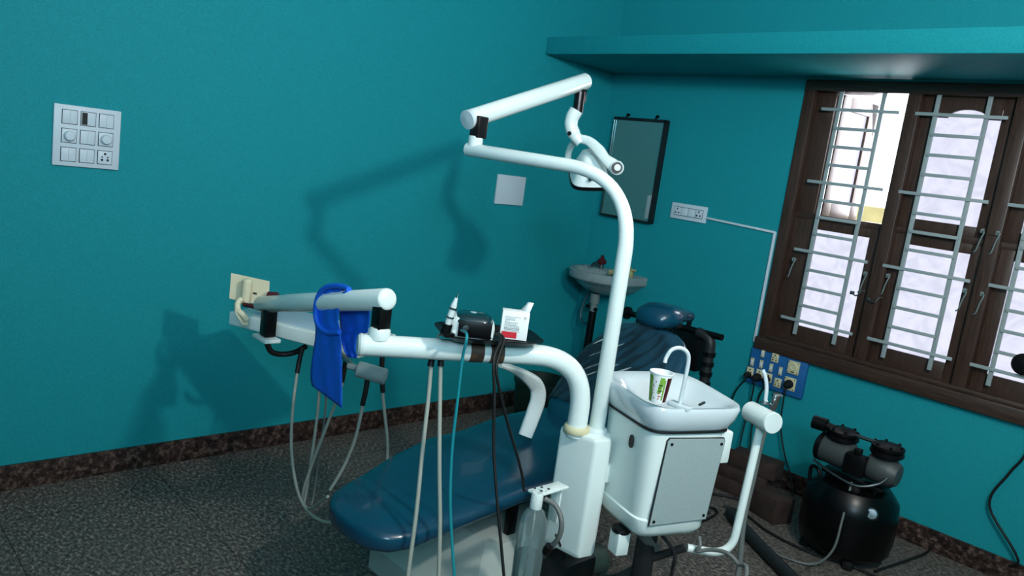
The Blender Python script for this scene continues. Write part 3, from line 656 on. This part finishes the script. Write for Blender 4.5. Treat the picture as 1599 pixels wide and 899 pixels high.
# ================================================================== DENTAL LIGHT
lp = V(UX + .034 * A.x, UY + .034 * A.y, .71)
dl = thing('dental_light', 'white dental operating light on a tall curved post with jointed arms', 'dental light', lp)
le = at(730, 233, 2.6)
lc = V(lp.x, lp.y, 1.455)
lc.z = le.z - .012
pth = bend(V(lp.x, lp.y, .70), lc, le, .23, 18)
obj('light_post', MB().tube(pth, [.0245] + [.0235 - .003 * min(1, i / 8) for i in range(len(pth) - 2)] + [.0225], 24, dome=.25), WHITE, dl, sharp=60)
obj('post_collar', MB().lathe(lp, [(.03, 0), (.034, .003), (.034, .014), (.03, .02), (.0245, .022)], 24), WHITE2, dl)
j = at(741, 232, 2.59); UL = at(733, 186, 2.59); UR = at(914, 127, 3.0)
obj('joint_collar', MB().tube([V(j.x, j.y, j.z), V(j.x, j.y, j.z + .04)], .024, 20), WHITE, dl)
ja = at(746, 208, 2.79)
obj('arm_joint', MB().box(V(j.x + .004, j.y + .004, j.z + .07), (.042, .042, .07), .004), mat('dark_steel_joint', (30, 26, 28), .35, metal=.4), dl)
ua = obj('upper_arm', MB().tube([UL, UR], .0305, 28, dome=.35), WHITE, dl, sharp=50)
du = (UR - UL).normalized()
obj('arm_end_cap', MB().lathe(UL - du * .003, [(.0315, -.006), (.0325, .0), (.0315, .008), (0, .012)], 28, axis=-du), CER, ua)
for t in (.1, .97): obj('arm_screw', MB().lathe(UL.lerp(UR, t) + V(.7, -.7, -.5).normalized() * .031, [(.009, 0), (.009, .005), (0, .007)], 12, axis=(.7, -.7, -.3)), BLACK, ua)
D2 = 2.97
obj('head_joint', MB().tube([at(906, 143, D2), at(902, 176, D2)], .02, 16).box(at(909, 150, D2), (.02, .03, .05), .004), mat('dark_chrome', (60, 54, 54), .25, metal=.9), dl)
obj('drop_tube', MB().tube(smooth([at(900, 172, D2), at(893, 185, D2), at(892, 198, D2), at(898, 212, D2), at(907, 222, D2)], 5), [.026] * 5 + [.025] * 10 + [.022] * 6, 20), WHITE, dl, sharp=60)
obj('tube_screw', MB().lathe(at(889, 208, D2 - .02), [(.008, 0), (.008, .005)], 10, axis=(.7, -.7, -.2)), BLACK, dl)
def strap(ps, ws, th, nm):
    ps = smooth(ps, 6); rg = []
    n = len(ps)
    for i, c in enumerate(ps):
        tg = (ps[min(i + 1, n - 1)] - ps[max(i - 1, 0)]).normalized(); vw = (CAM - c).normalized(); s2 = tg.cross(vw).normalized(); t = i / (n - 1) * (len(ws) - 1); a = int(min(t, len(ws) - 2)); wv = ws[a] + (ws[a + 1] - ws[a]) * (t - a)
        rg.append(sell(c, wv, th, 3, 16, s2, s2.cross(tg)))
    return MB().loft(rg)
obj('lamp_yoke', strap([at(903, 216, D2), at(920, 221, D2 - .02), at(935, 235, D2 - .05), at(945, 248, D2 - .07), at(956, 257, D2 - .08), at(963, 263, D2 - .08)], [.016, .018, .022, .019, .024, .022], .014, 'y'), WHITE, dl, sharp=60)
obj('lamp_yoke', strap([at(903, 218, D2), at(893, 226, D2 + .05), at(887, 242, D2 + .1), at(889, 262, D2 + .12), at(902, 278, D2 + .12)], [.012, .012, .013, .013, .014], .012, 'y'), WHITE, dl, sharp=60)
obj('pivot_knob', MB().lathe(at(963, 262, D2 - .09), [(.026, -.01), (.026, .004), (.021, .008), (.021, .003), (.012, .003), (.012, .014), (0, .016)], 24, axis=(.75, -.62, .1)), WHITE2, dl)
obj('pivot_ring', MB().lathe(at(963, 262, D2 - .1), [(.0195, 0), (.0195, .004), (.015, .004)], 24, axis=(.75, -.62, .1)), BLACK, dl)
# lamp head: tapered housing facing down and away
hc = at(922, 262, D2 + .04); hn = V(-.25, .35, -.9).normalized(); h1 = V(.72, -.62, 0); h1 = (h1 - hn * h1.dot(hn)).normalized(); h2 = hn.cross(h1)
k = MB().loft([sell(hc - hn * .065, .03, .02, 4, 24, h1, h2), sell(hc - hn * .055, .05, .035, 4, 24, h1, h2), sell(hc, .078, .06, 4, 24, h1, h2), sell(hc + hn * .04, .088, .075, 4, 24, h1, h2)])
lh = obj('lamp_head', k, WHITE, dl, sharp=40)
obj('lamp_rim', MB().loft([sell(hc + hn * .038, .09, .077, 4, 24, h1, h2), sell(hc + hn * .052, .09, .077, 4, 24, h1, h2)]), BLACK, lh)
obj('lamp_lens', MB().loft([sell(hc + hn * .05, .08, .068, 4, 24, h1, h2), sell(hc + hn * .054, .078, .066, 4, 24, h1, h2)]), CHROME, lh)
obj('lamp_switch', MB().box(at(923, 279, D2 - .045), (.014, .014, .014), .002), BLACK, lh)

# ================================================================== CUSPIDOR
ca = V(.337, .941, 0).normalized(); cb = V(-ca.y, ca.x, 0)
OX = V(-1.185, 1.812, 0)
cu_ = thing('cuspidor', 'white cuspidor cabinet with a moulded spittoon bowl and grey service panel', 'cuspidor', OX)
mc = Matrix((ca, cb, V(0, 0, 1))).transposed().to_4x4(); mc.translation = OX
def cring(x0, x1, y0, y1, z, n=6, N=48): return [mc @ p for p in sell(((x0 + x1) / 2, (y0 + y1) / 2, z), (x1 - x0) / 2, (y1 - y0) / 2, n, N)]
k = MB().loft([cring(.03, .21, .03, .22, .468), cring(.008, .236, .008, .24, .476), cring(-.006, .245, -.006, .25, .495), cring(-.008, .247, -.008, .25, .532), cring(-.003, .246, -.003, .25, .536), cring(-.012, .262, -.01, .268, .79), cring(-.012, .262, -.01, .268, .812)])
body = obj('cabinet_body', k, WHITE, cu_, sharp=40)
k = MB()   # bowl: overhanging lip with dished inside
k.loft([cring(-.014, .27, -.012, .28, .805, 5), cring(-.022, .285, -.022, .29, .815, 4.5), cring(-.03, .30, -.03, .30, .84, 4.5), cring(-.034, .308, -.034, .305, .868, 4.5), cring(-.03, .305, -.03, .302, .878, 4.5), cring(-.02, .296, -.02, .292, .879, 4.5), cring(-.004, .282, -.004, .25, .868, 4), cring(.02, .26, .02, .23, .835, 3.5), cring(.06, .2, .05, .19, .82, 3), cring(.1, .15, .09, .14, .815, 2)])
for i, v in enumerate(k.v):                      # back-left rises to a shelf, front stays low
    l = mc.inverted() @ v
    if l.z > .855: v.z += .012 * max(0, l.y - .05) / .25
obj('spittoon_bowl', k, CER, cu_, sharp=50)
obj('bowl_seam', MB().loft([cring(-.0175, .272, -.0165, .272, .801), cring(-.0175, .272, -.0165, .272, .808)]), GAP, cu_)
obj('service_panel', MB().loft([[mc @ V(x, y, z) for x, z in [(.027, .523), (.226, .53), (.245, .772), (.240, .782), (.048, .786), (.041, .778)]] for y in (-.014, -.0095)]), PANEL, cu_)
obj('panel_gap', MB().loft([[mc @ V(x, y, z) for x, z in [(.0245, .52), (.2285, .527), (.248, .772), (.242, .785), (.046, .789), (.0385, .78)]] for y in (-.0115, -.008)]), GAP, cu_)
for x, z in ((.039, .535), (.215, .543), (.055, .77), (.233, .766)): obj('panel_screw', MB().lathe(mc @ V(x, -.014, z), [(.0045, 0), (.0045, .002), (0, .003)], 12, axis=-cb), BLACK, cu_)
obj('access_hole', MB().loft([[mc @ (V(-.0125 - q, .085, .742) + V(0, .012 * math.cos(a), .02 * (abs(math.sin(a)) ** .7) * math.copysign(1, math.sin(a)))) for a in [2 * math.pi * i / 24 for i in range(24)]] for q in (0, .002)]), BLACK, cu_)
obj('side_block', MB().box((.268, .05, .745), (.045, .09, .10), .006, mc), WHITE, cu_)
obj('floor_valve', MB().box((-.005, .075, .432), (.042, .05, .07), .004, mc), WHITE, cu_)
obj('valve_seal', MB().lathe(mc @ V(-.005, .075, .464), [(.028, 0), (.03, .006), (.028, .012)], 20), BLACK, cu_)
obj('support_bracket', MB().box((-.03, .2, .6), (.08, .05, .06), .006, mc), WHITE, cu_)
obj('drain_pipe', MB().tube([mc @ V(.13, .12, .48), mc @ V(.13, .12, .1), mc @ V(.16, .14, .02)], .032, 16), PIPE, cu_)
spb = mc @ V(.135, .045, .845)
s1 = at(1062, 627, 2.21); 
spt = smooth([s1 + V(0, 0, -.02), s1, at(1068, 600, 2.21), at(1075, 565, 2.21), at(1073, 550, 2.205), at(1062, 543, 2.2), at(1049, 546, 2.19), at(1041, 557, 2.185), at(1038, 566, 2.18)], 6)
obj('water_spout', MB().tube(spt, .0058, 12), CER, cu_, sharp=60)
obj('spout_base', MB().box(s1 + V(.0, 0, -.012), (.07, .03, .014), .004), CER, cu_)
obj('bowl_valve', MB().tube([at(1092, 632, 2.25), at(1100, 628, 2.27)], .004, 8), STEEL, cu_)

# paper cup
cb_ = at(1026, 626, 2.17); 
cup = thing('paper_cup', 'printed paper cup in green, white and maroon standing on the spittoon bowl', 'cup', cb_)
H = .083
obj('cup_wall', MB().lathe(cb_, [(0, .003), (.021, .003), (.021, 0), (.0235, 0), (.0325, H), (.034, H), (.034, H + .003), (.031, H + .003), (.0225, .006), (0, .006)], 32), PAPER, cup)
def cup_patch(a0, a1, h0, h1, m, nm, off=.0006, slant=0):
    rows = []
    for i in range(5):
        h = h0 + (h1 - h0) * i / 4; rad = .0235 + (.009) * h / H + off; rows.append([cb_ + V(rad * math.cos(a), rad * math.sin(a), h) for a in [math.radians(a0 + (a1 - a0) * j / 8 + slant * i) for j in range(9)]])
    obj(nm, MB().grid(rows), m, cup)
fa = math.degrees(math.atan2(-.75, .66))
cup_patch(fa - 75, fa - 48, .004, .078, GREEN, 'green_print'); cup_patch(fa - 18, fa + 4, .03, .076, GREEN, 'green_print', slant=3)
cup_patch(fa + 28, fa + 60, .004, .076, MAROON, 'maroon_print'); cup_patch(fa + 12, fa + 22, .01, .07, GREEN, 'green_print')
for i in range(14):
    a = fa - 62 + 18 * math.sin(i * 2.3) + (i % 3) * 14; h = .008 + i * .0048; cup_patch(a, a + 6, h, h + .003, INK if i % 3 else RED, 'printed_dot', .001)
for i in range(6): cup_patch(fa - 12, fa + (6 if i % 2 else -4), .012 + i * .008, .015 + i * .008, RED if i < 3 else INK, 'printed_letter', .0012, slant=1.2)

# ================================================================== SUCTION HOLDER ARM
ha = thing('holder_arm', 'white bent tube arm with a thick cylinder head right of the cuspidor', 'holder arm', (-1.2, 2.1, .3))
h0 = at(1073, 855, 2.32); h1_ = at(1142, 862, 2.36); h2_ = at(1187, 668, 2.36)
h1_.z = h0.z - .005
h2_ = V(h1_.x + .01, h1_.y + .01, at(1187, 668, 2.36).z)
h2_ = at(1187, 668, 2.38)
obj('arm_tube', MB().tube(bend(h0, h1_, h2_, .07, 10), .0125, 16), WHITE, ha, sharp=60)
c0, c1 = at(1172, 642, 2.42), at(1206, 660, 2.33)
obj('cylinder_head', MB().tube([c0, c1], .031, 28, dome=.12), WHITE, ha, sharp=50)
obj('cylinder_cap', MB().lathe(c1, [(.0318, -.006), (.0318, .003), (.03, .006), (0, .007)], 28, axis=(c1 - c0)), WHITE2, ha)
obj('arm_mount', MB().tube([at(1068, 855, 2.32), mc @ V(.13, .12, .33)], .013, 12), PIPE, ha)
su = thing('suction_wand', 'grey suction tube with a chromed tip standing behind the white cylinder head', 'suction tube', at(1150, 855, 2.45))
obj('suction_hose', MB().tube(smooth([at(1205, 640, 2.5), at(1190, 685, 2.5), at(1178, 740, 2.5), at(1162, 810, 2.48), at(1155, 880, 2.46), at(1150, 905, 2.45)], 6), .0085, 10), HOSEG, su)
obj('suction_tip', MB().tube([at(1206, 638, 2.5), at(1213, 618, 2.5)], [.012, .014], 14).lathe(at(1213, 618, 2.5), [(.016, 0), (.017, .004), (.012, .008)], 16), CHROME, su)
se = thing('white_wand', 'thin white curved nozzle with a metal collar above the cylinder head', 'nozzle', at(1194, 630, 2.46))
obj('nozzle_tube', MB().tube(smooth([at(1195, 628, 2.46), at(1197, 605, 2.46), at(1195, 588, 2.46), at(1191, 577, 2.46)], 6), [.006] * 19, 10), CER, se)
obj('collar', MB().lathe(at(1195, 630, 2.46), [(.018, 0), (.019, .003), (.012, .007), (.006, .01)], 20), CHROME, se)

# ================================================================== THINGS ON THE DELIVERY ARM TRAY
tr0 = cor + da * .318; tz = zc + .047
tA = -da; tA = V(tA.x, tA.y, 0).normalized(); tB = V(-tA.y, tA.x, 0)     # right, away
mt_ = Matrix((tA, tB, V(0, 0, 1))).transposed().to_4x4(); mt_.translation = V(tr0.x, tr0.y, tz)
tray = thing('black_tray', 'shallow black plastic tray strapped on top of the delivery arm', 'tray', V(tr0.x, tr0.y, tz))
def tring(a, b, z, n=5): return [mt_ @ p for p in sell((.0, 0, z), a, b, n, 40)]
obj('tray_dish', MB().loft([tring(.10, .06, -.010), tring(.12, .075, -.006), tring(.142, .094, .008), tring(.15, .10, .010), tring(.15, .10, .0125), tring(.14, .092, .0115), tring(.12, .078, -.002), tring(.1, .06, -.003)]), BLACK, tray)
# ultrasonic scaler unit
def tl(px, py, dy=0): pass
scl = thing('ultrasonic_scaler', 'small white scaler unit with dark top and black front panel on the tray', 'scaler unit', mt_ @ V(-.055, 0, 0))
ms_ = mt_ @ Matrix.Translation((-.056, .0, .002)) @ Matrix.Rotation(math.radians(-12), 4, 'Z') @ Matrix.Scale(.9, 4)
def srg(a, b, z, n=3.5, dy=0, dx=0): return [ms_ @ p for p in sell((dx, dy, z), a, b, n, 36)]
obj('scaler_body', MB().loft([srg(.074, .055, 0), srg(.077, .057, .004), srg(.077, .057, .03), srg(.074, .056, .045), srg(.064, .05, .058), srg(.05, .04, .064)]), WHITE2, scl, sharp=50)
obj('dark_top_shell', MB().loft([srg(.062, .052, .04, dy=-.006, dx=.006), srg(.064, .055, .048, dy=-.005, dx=.006), srg(.058, .051, .061, dx=.005), srg(.046, .04, .069, dx=.004), srg(.03, .028, .072, dx=.004)]), mat('dark_teal_gloss', (8, 44, 50), .15, coat=.4), scl, sharp=60)
obj('front_panel', MB().box((.012, -.056, .028), (.104, .012, .05), .003, ms_), BLACK, scl)
obj('power_knob', MB().lathe(ms_ @ V(-.018, -.062, .033), [(.0085, 0), (.0085, .004), (0, .005)], 18, axis=-tB), STEEL, scl)
obj('panel_light', MB().lathe(ms_ @ V(.004, .0, .0715), [(.010, 0), (.009, .002), (0, .0025)], 18), mat('silver_badge', (140, 170, 170), .3), scl)
obj('panel_foot', MB().box((.064, -.054, .012), (.012, .008, .024), .002, ms_).box((-.052, -.056, .01), (.012, .006, .02), .002, ms_), WHITE2, scl)
obj('foot_screw', MB().lathe(ms_ @ V(.064, -.058, .008), [(.0025, 0), (.0025, .001)], 10, axis=-tB).lathe(ms_ @ V(-.052, -.059, .008), [(.0025, 0), (.0025, .001)], 10, axis=-tB), BLACK, scl)
obj('water_tube', MB().tube(smooth([ms_ @ V(-.03, -.062, .024), at(729, 524, 2.02), at(722, 560, 2.03), at(715, 620, 2.03), at(706, 700, 2.02), at(703, 780, 2.0), at(706, 850, 1.98), at(710, 905, 1.96), at(712, 980, 1.93), V(-1.24, 1.22, .012)], 7), .0042, 10), TEALCABLE, scl)
obj('handpiece_cable', MB().tube(smooth([at(696, 523, 2.22), at(686, 522, 2.2), at(685, 532, 2.2), at(700, 534, 2.2), at(712, 533, 2.2)], 5), .0035, 8), HOSE, scl)
# handpiece in its holder
hp = thing('scaler_handpiece', 'pale scaler handpiece with a fine metal tip standing in a black holder by the scaler', 'handpiece', at(700, 520, 2.08))
a0, a1 = at(697, 512, 2.08), at(711, 470, 2.08); dv = (a1 - a0).normalized()
obj('handpiece_body', MB().tube([a0, a0 + dv * .02, a1 - dv * .012, a1, a1 + dv * .01], [.007, .009, .0085, .006, .004], 16), WHITE2, hp)
obj('grip_ring', MB().tube([a0 + dv * .055, a0 + dv * .06], .0108, 16).tube([a0 + dv * .03, a0 + dv * .034], .0112, 16), STEEL, hp)
obj('metal_tip', MB().tube([a1 + dv * .008, a1 + dv * .018, a1 + dv * .028 + V(0, 0, .0)], [.003, .002, .0008], 8), CHROME, hp)
obj('holder', MB().tube([a0 - dv * .012, a0 + dv * .012], .0145, 16).box(a0 - dv * .01 + V(.004, .006, -.008), (.03, .03, .012), .003), BLACK, hp)
# white carton
mbx = mt_ @ Matrix.Translation((.074, .0, -.001)) @ Matrix.Rotation(math.radians(-14), 4, 'Z')
bxw, bxd, bxh = .078, .042, .082
ct = thing('white_carton', 'small white carton with lines of print and a red block, flap open, on the tray', 'box', mbx @ V(0, 0, 0))
k = MB().box((0, 0, bxh / 2), (bxw, bxd, bxh), .0012, mbx)
obj('carton_body', k, PAPER, ct)
fl = MB(); fl.grid([[mbx @ V(bxw / 2 - .03 + .008 * (i == 1), -bxd / 2 + .001, bxh + .0 + i * .022) for _ in (0,)] + [mbx @ V(bxw / 2 + (.006 if i else 0), -bxd / 2 + .001, bxh + i * .026)] for i in range(2)])
fl2 = MB().add([mbx @ V(bxw / 2 - .026, bxd / 2 - .004, bxh), mbx @ V(bxw / 2, -.005, bxh), mbx @ V(bxw / 2 + .008, -.002, bxh + .028), mbx @ V(bxw / 2 - .006, bxd / 2 - .004, bxh + .026)], [(0, 1, 2, 3)])
obj('carton_flap', fl2, PAPER, ct, solid=.0012)
obj('red_block', MB().box((-.0135, -bxd / 2 - .0004, .013), (.044, .0006, .018), 0, mbx), RED, ct)
r_ = random.Random(5); ink = MB(); y = bxh - .016
for ln, (wd, th) in enumerate([(.044, .001), (.03, .001), (.03, .0014), (.014, .001), (.038, .0014), (.034, .001), (.04, .0016), (.044, .001), (.044, .0022), (.045, .0018), (.046, .001)]):
    x = -bxw / 2 + .009
    while x < -bxw / 2 + .009 + wd:
        l = r_.uniform(.003, .008); l = min(l, -bxw / 2 + .009 + wd - x); ink.box((x + l / 2, -bxd / 2 - .0004, y), (max(l, .0005), .0006, th * .9), 0, mbx); x += l + .0012
    y -= .0042
for i, z in enumerate((.068, .063)): ink.box((.027, -bxd / 2 - .0004, z), (.009 - i * .003, .0006, .0014), 0, mbx)
obj('printed_text', ink, mat('grey_print', (70, 74, 76), .7), ct)
# black cables dropping from the tray
def cable(ps, label, m=RUBBER, r=.0042, nm='hanging_cable', cat='cable', grp=None): return single(nm, MB().tube(smooth(ps, 7), r, 10), m, label, cat, grp, sharp=60)
cable([mt_ @ V(.01, -.045, .02), mt_ @ V(.008, -.1, .014), at(771, 560, 2.04), at(772, 620, 2.03), at(771, 700, 2.02), at(777, 790, 1.99), at(786, 890, 1.96), at(790, 960, 1.93), V(-1.13, 1.28, .012)], 'black cable hanging nearly straight down from the scaler to the floor')
cable([mt_ @ V(.018, -.04, .02), mt_ @ V(.016, -.1, .014), at(775, 575, 2.05), at(785, 630, 2.07), at(796, 672, 2.1), at(808, 712, 2.13), at(816, 745, 2.2), at(818, 765, 2.28)], 'black cable curving away to the right from the tray over the chair seat')

# ================================================================== BLUE CLOTH OVER THE SPRING ARM
def sp_at(px):                      # horizontal distance of the spring arm under this image column
    d = ray(px, 462); k = d.x / d.y; e = SR - SL; t = (k * SL.y - SL.x) / (e.x - k * e.y); p = SL + e * t; return math.hypot(p.x, p.y)
def clothgrid(rows, off, amp, n=13, ph=0):
    out = []
    for i, (xl, yl, xr, yr) in enumerate(rows):
        row = []
        for j in range(n):
            t = j / (n - 1); x = xl + (xr - xl) * t; y = yl + (yr - yl) * t
            o_ = off[i] if isinstance(off, list) else off
            row.append(at(x, y, sp_at(x) + o_ + amp * math.sin(t * 7.5 + i * .45 + ph) + amp * .6 * math.sin(t * 15 - i * .3)))
        out.append(row)
    return out
def dens(rows, k=3):
    out = []
    for a, b in zip(rows, rows[1:]):
        for j in range(k): out.append(tuple(p + (q - p) * j / k for p, q in zip(a, b)))
    out.append(rows[-1]); return out
bl = thing('blue_cloth', 'bright blue cloth draped over the spring arm and hanging down', 'cloth', at(512, 450, sp_at(512)))
front = dens([(508, 446, 534, 445, .0), (500, 450, 533, 450, -.02), (495, 458, 531, 462, -.036), (492, 470, 531, 472, -.043), (490, 487, 529, 487, -.046), (491, 502, 528, 502, -.046), (493, 512, 531, 514, -.046), (492, 530, 533, 530, -.046), (489, 548, 533, 548, -.046), (487, 562, 534, 564, -.046), (485, 580, 534, 592, -.046), (485, 592, 534, 615, -.046), (487, 602, 534, 637, -.046)])
obj('front_drop', MB().grid(clothgrid([r[:4] for r in front], [r[4] for r in front], .005)), BLUECLOTH, bl, sharp=80, solid=.0015)
back = dens([(508, 446, 534, 445, .0), (512, 448, 540, 447, .02), (520, 458, 552, 454, .04), (528, 478, 566, 480, .05), (530, 487, 578, 486, .055), (531, 505, 577, 503, .06), (532, 516, 574, 519, .06), (533, 524, 560, 522, .06), (534, 538, 558, 540, .06), (538, 550, 559, 553, .06), (545, 558, 556, 559, .06)])
obj('back_drop', MB().grid(clothgrid([r[:4] for r in back], [r[4] for r in back], .006, ph=1)), BLUECLOTH, bl, sharp=80, solid=.0015)
# rolled hem looping round the front
obj('rolled_hem', MB().tube(smooth([at(545, 452, sp_at(545) - .025), at(538, 448, sp_at(538) - .02), at(524, 446, sp_at(524) - .03), at(507, 450, sp_at(507) - .045), at(496, 466, sp_at(496) - .058), at(493, 490, sp_at(493) - .06), at(498, 508, sp_at(498) - .058), at(512, 519, sp_at(512) - .055), at(530, 518, sp_at(530) - .05)], 6), [.0085] * 49, 10), BLUECLOTH, bl, sharp=80)
fr_ = dens([(528, 462, 541, 452), (529, 459, 543, 462), (533, 468, 541, 466)], 2)
obj('folded_corner', MB().grid(clothgrid(fr_, -.04, .003)), BLUECLOTH, bl, sharp=80, solid=.0015)

# beige holder and cup hook at the end of the arm
bh = thing('beige_plastic_holder', 'beige plastic plate with rounded rib and hook beyond the spring arm end', 'holder', at(390, 470, 2.970))
def sheet(pts, D, th):
    f = [at(x, y, D) for x, y in pts]; q = [p + (p - CAM).normalized() * th for p in f]; n = len(f)
    return MB().add(f + q, [tuple(range(n)), tuple(range(2 * n - 1, n - 1, -1))] + [(i, (i + 1) % n, (i + 1) % n + n, i + n) for i in range(n)])
obj('back_plate', sheet([(361, 426), (421, 439), (420, 462), (414, 478), (398, 474), (358, 466)], 2.980, .012), BEIGE, bh)
obj('rounded_rib', MB().tube([at(386, 440, 2.950), at(383, 470, 2.950)], .018, 18, dome=.8), BEIGE, bh, sharp=60)
obj('hook', MB().tube(smooth([at(377, 466, 2.920), at(371, 474, 2.910), at(372, 485, 2.900), at(380, 492, 2.890), at(385, 500, 2.890)], 5), [.011] * 21, 12), BEIGE, bh, sharp=60)
obj('hook_pad', sheet([(367, 482), (374, 482), (389, 496), (386, 508), (378, 507), (368, 490)], 2.890, .012), BEIGE, bh)
obj('slot', sheet([(395, 456), (401, 457), (401, 460), (395, 459)], 2.978, .002), GAP, bh)
obj('clamp', MB().tube([at(380, 475, 2.930), at(412, 482, 2.900)], .008, 10), MAROON, bh)
rd = thing('dark_red_clip', 'dark red clip behind the end of the spring arm', 'clip', at(428, 462, 2.950))
obj('clip_body', sheet([(418, 455), (434, 456), (438, 462), (436, 480), (405, 484), (388, 480), (390, 474), (412, 474)], 2.940, .03), MAROON, rd)

# ================================================================== WATER BOTTLE
bb = V(cp.x, cp.y, 0)
z1_ = cp.z - .0
wbt = thing('water_bottle', 'clear plastic bottle hanging under the white bracket on the unit column', 'bottle', V(cp.x, cp.y, z1_ - .32))
obj('bottle_body', MB().lathe((cp.x, cp.y, 0), [(.0, z1_ - .30), (.034, z1_ - .30), (.041, z1_ - .29), (.042, z1_ - .17), (.040, z1_ - .165), (.0405, z1_ - .11), (.037, z1_ - .08), (.027, z1_ - .058), (.014, z1_ - .045), (.013, z1_ - .03)], 32), CLEAR, wbt, sharp=60)
obj('bottle_cap', MB().lathe((cp.x, cp.y, 0), [(.0165, z1_ - .048), (.0175, z1_ - .045), (.0175, z1_ - .008), (.015, z1_ - .001), (0, z1_ - .001)], 24), WHITE, wbt)
obj('dip_tube', MB().tube(smooth([(cp.x, cp.y, z1_ - .045), (cp.x + .004, cp.y - .004, z1_ - .15), (cp.x - .008, cp.y, z1_ - .285)], 5), .003, 8), HOSE, wbt)
obj('water', MB().lathe((cp.x, cp.y, 0), [(.0, z1_ - .297), (.033, z1_ - .295), (.0352, z1_ - .28), (.0352, z1_ - .185), (0, z1_ - .185)], 28), glassy('water', (150, 172, 170), .05), wbt)

# ================================================================== FLOOR PIPES AND CABLES
def fz(x, y, z=.012): return onz(x, y, z)
single('drain_pipe', MB().tube(smooth([fz(1140, 800, .03), fz(1180, 845, .03), fz(1225, 890, .03), fz(1260, 925, .03)], 5), .026, 16), PIPE, 'thick dark grey pipe lying across the floor right of the cuspidor', 'pipe')
single('grey_floor_hose', MB().tube(smooth([at(1092, 838, 2.32), at(1093, 852, 2.3), at(1088, 860, 2.3), at(1110, 858, 2.3), at(1135, 863, 2.28), at(1152, 880, 2.26), at(1163, 910, 2.2), V(-.92, 1.86, .012)], 6), .006, 10), HOSEG, 'thin grey hose looping past the foot of the white holder arm', 'hose')
single('bent_waste_hose', MB().tube(smooth([mc @ V(.05, .1, .48), at(1020, 855, 2.35), at(1008, 875, 2.4), at(985, 895, 2.45), fz(950, 905, .03), fz(935, 880, .025), fz(925, 870, .025)], 6), .02, 14), HOSEG, 'ribbed grey waste hose curling from under the cuspidor to the floor', 'hose')
single('dark_supply_cable', MB().tube(smooth([mc @ V(.1, .06, .48), at(1052, 860, 2.3), at(1050, 890, 2.35), fz(1045, 925), fz(1080, 930)], 6), .006, 8), PIPE, 'thin dark cable hanging straight below the cuspidor', 'cable')
single('power_lead', MB().tube(smooth([V(cx + .17, cy - .05, .012), fz(1440, 866), fz(1475, 850), V(-.62, YB - .03, .1), ony(1545, 790, YB - .04), ony(1575, 740, YB - .04), ony(1600, 712, YB - .04), ony(1640, 650, YB - .04)], 7), .0055, 10), RUBBER, 'black power lead rising up the back wall right of the compressor', 'cable')
single('floor_cable', MB().tube(smooth([at(868, 835, 2.15), fz(890, 880, .16), fz(930, 905, .05), fz(960, 930)], 6), .004, 8), RUBBER, 'thin black cable crossing from the bottle hose to the floor by the column', 'cable')
for i, (pts, lab) in enumerate([([(1130, 790), (1160, 800), (1200, 830), (1260, 860), (1320, 880), (1380, 905)], 'thin black cable trailing over the dark floor towards the compressor'),
                    ([(1060, 800), (1100, 790), (1120, 800), (1090, 815), (1060, 810), (1080, 795), (1110, 800)], 'loops of black cable coiled on the floor behind the cuspidor'),
                    ([(1050, 780), (1090, 770), (1140, 775), (1180, 790)], 'black hose lying on the floor behind the cuspidor below the blocks')]):
    single('floor_cable', MB().tube(smooth([fz(x, y, .008 + .002 * i) for x, y in pts], 6), .006, 8), RUBBER, lab, 'cable')
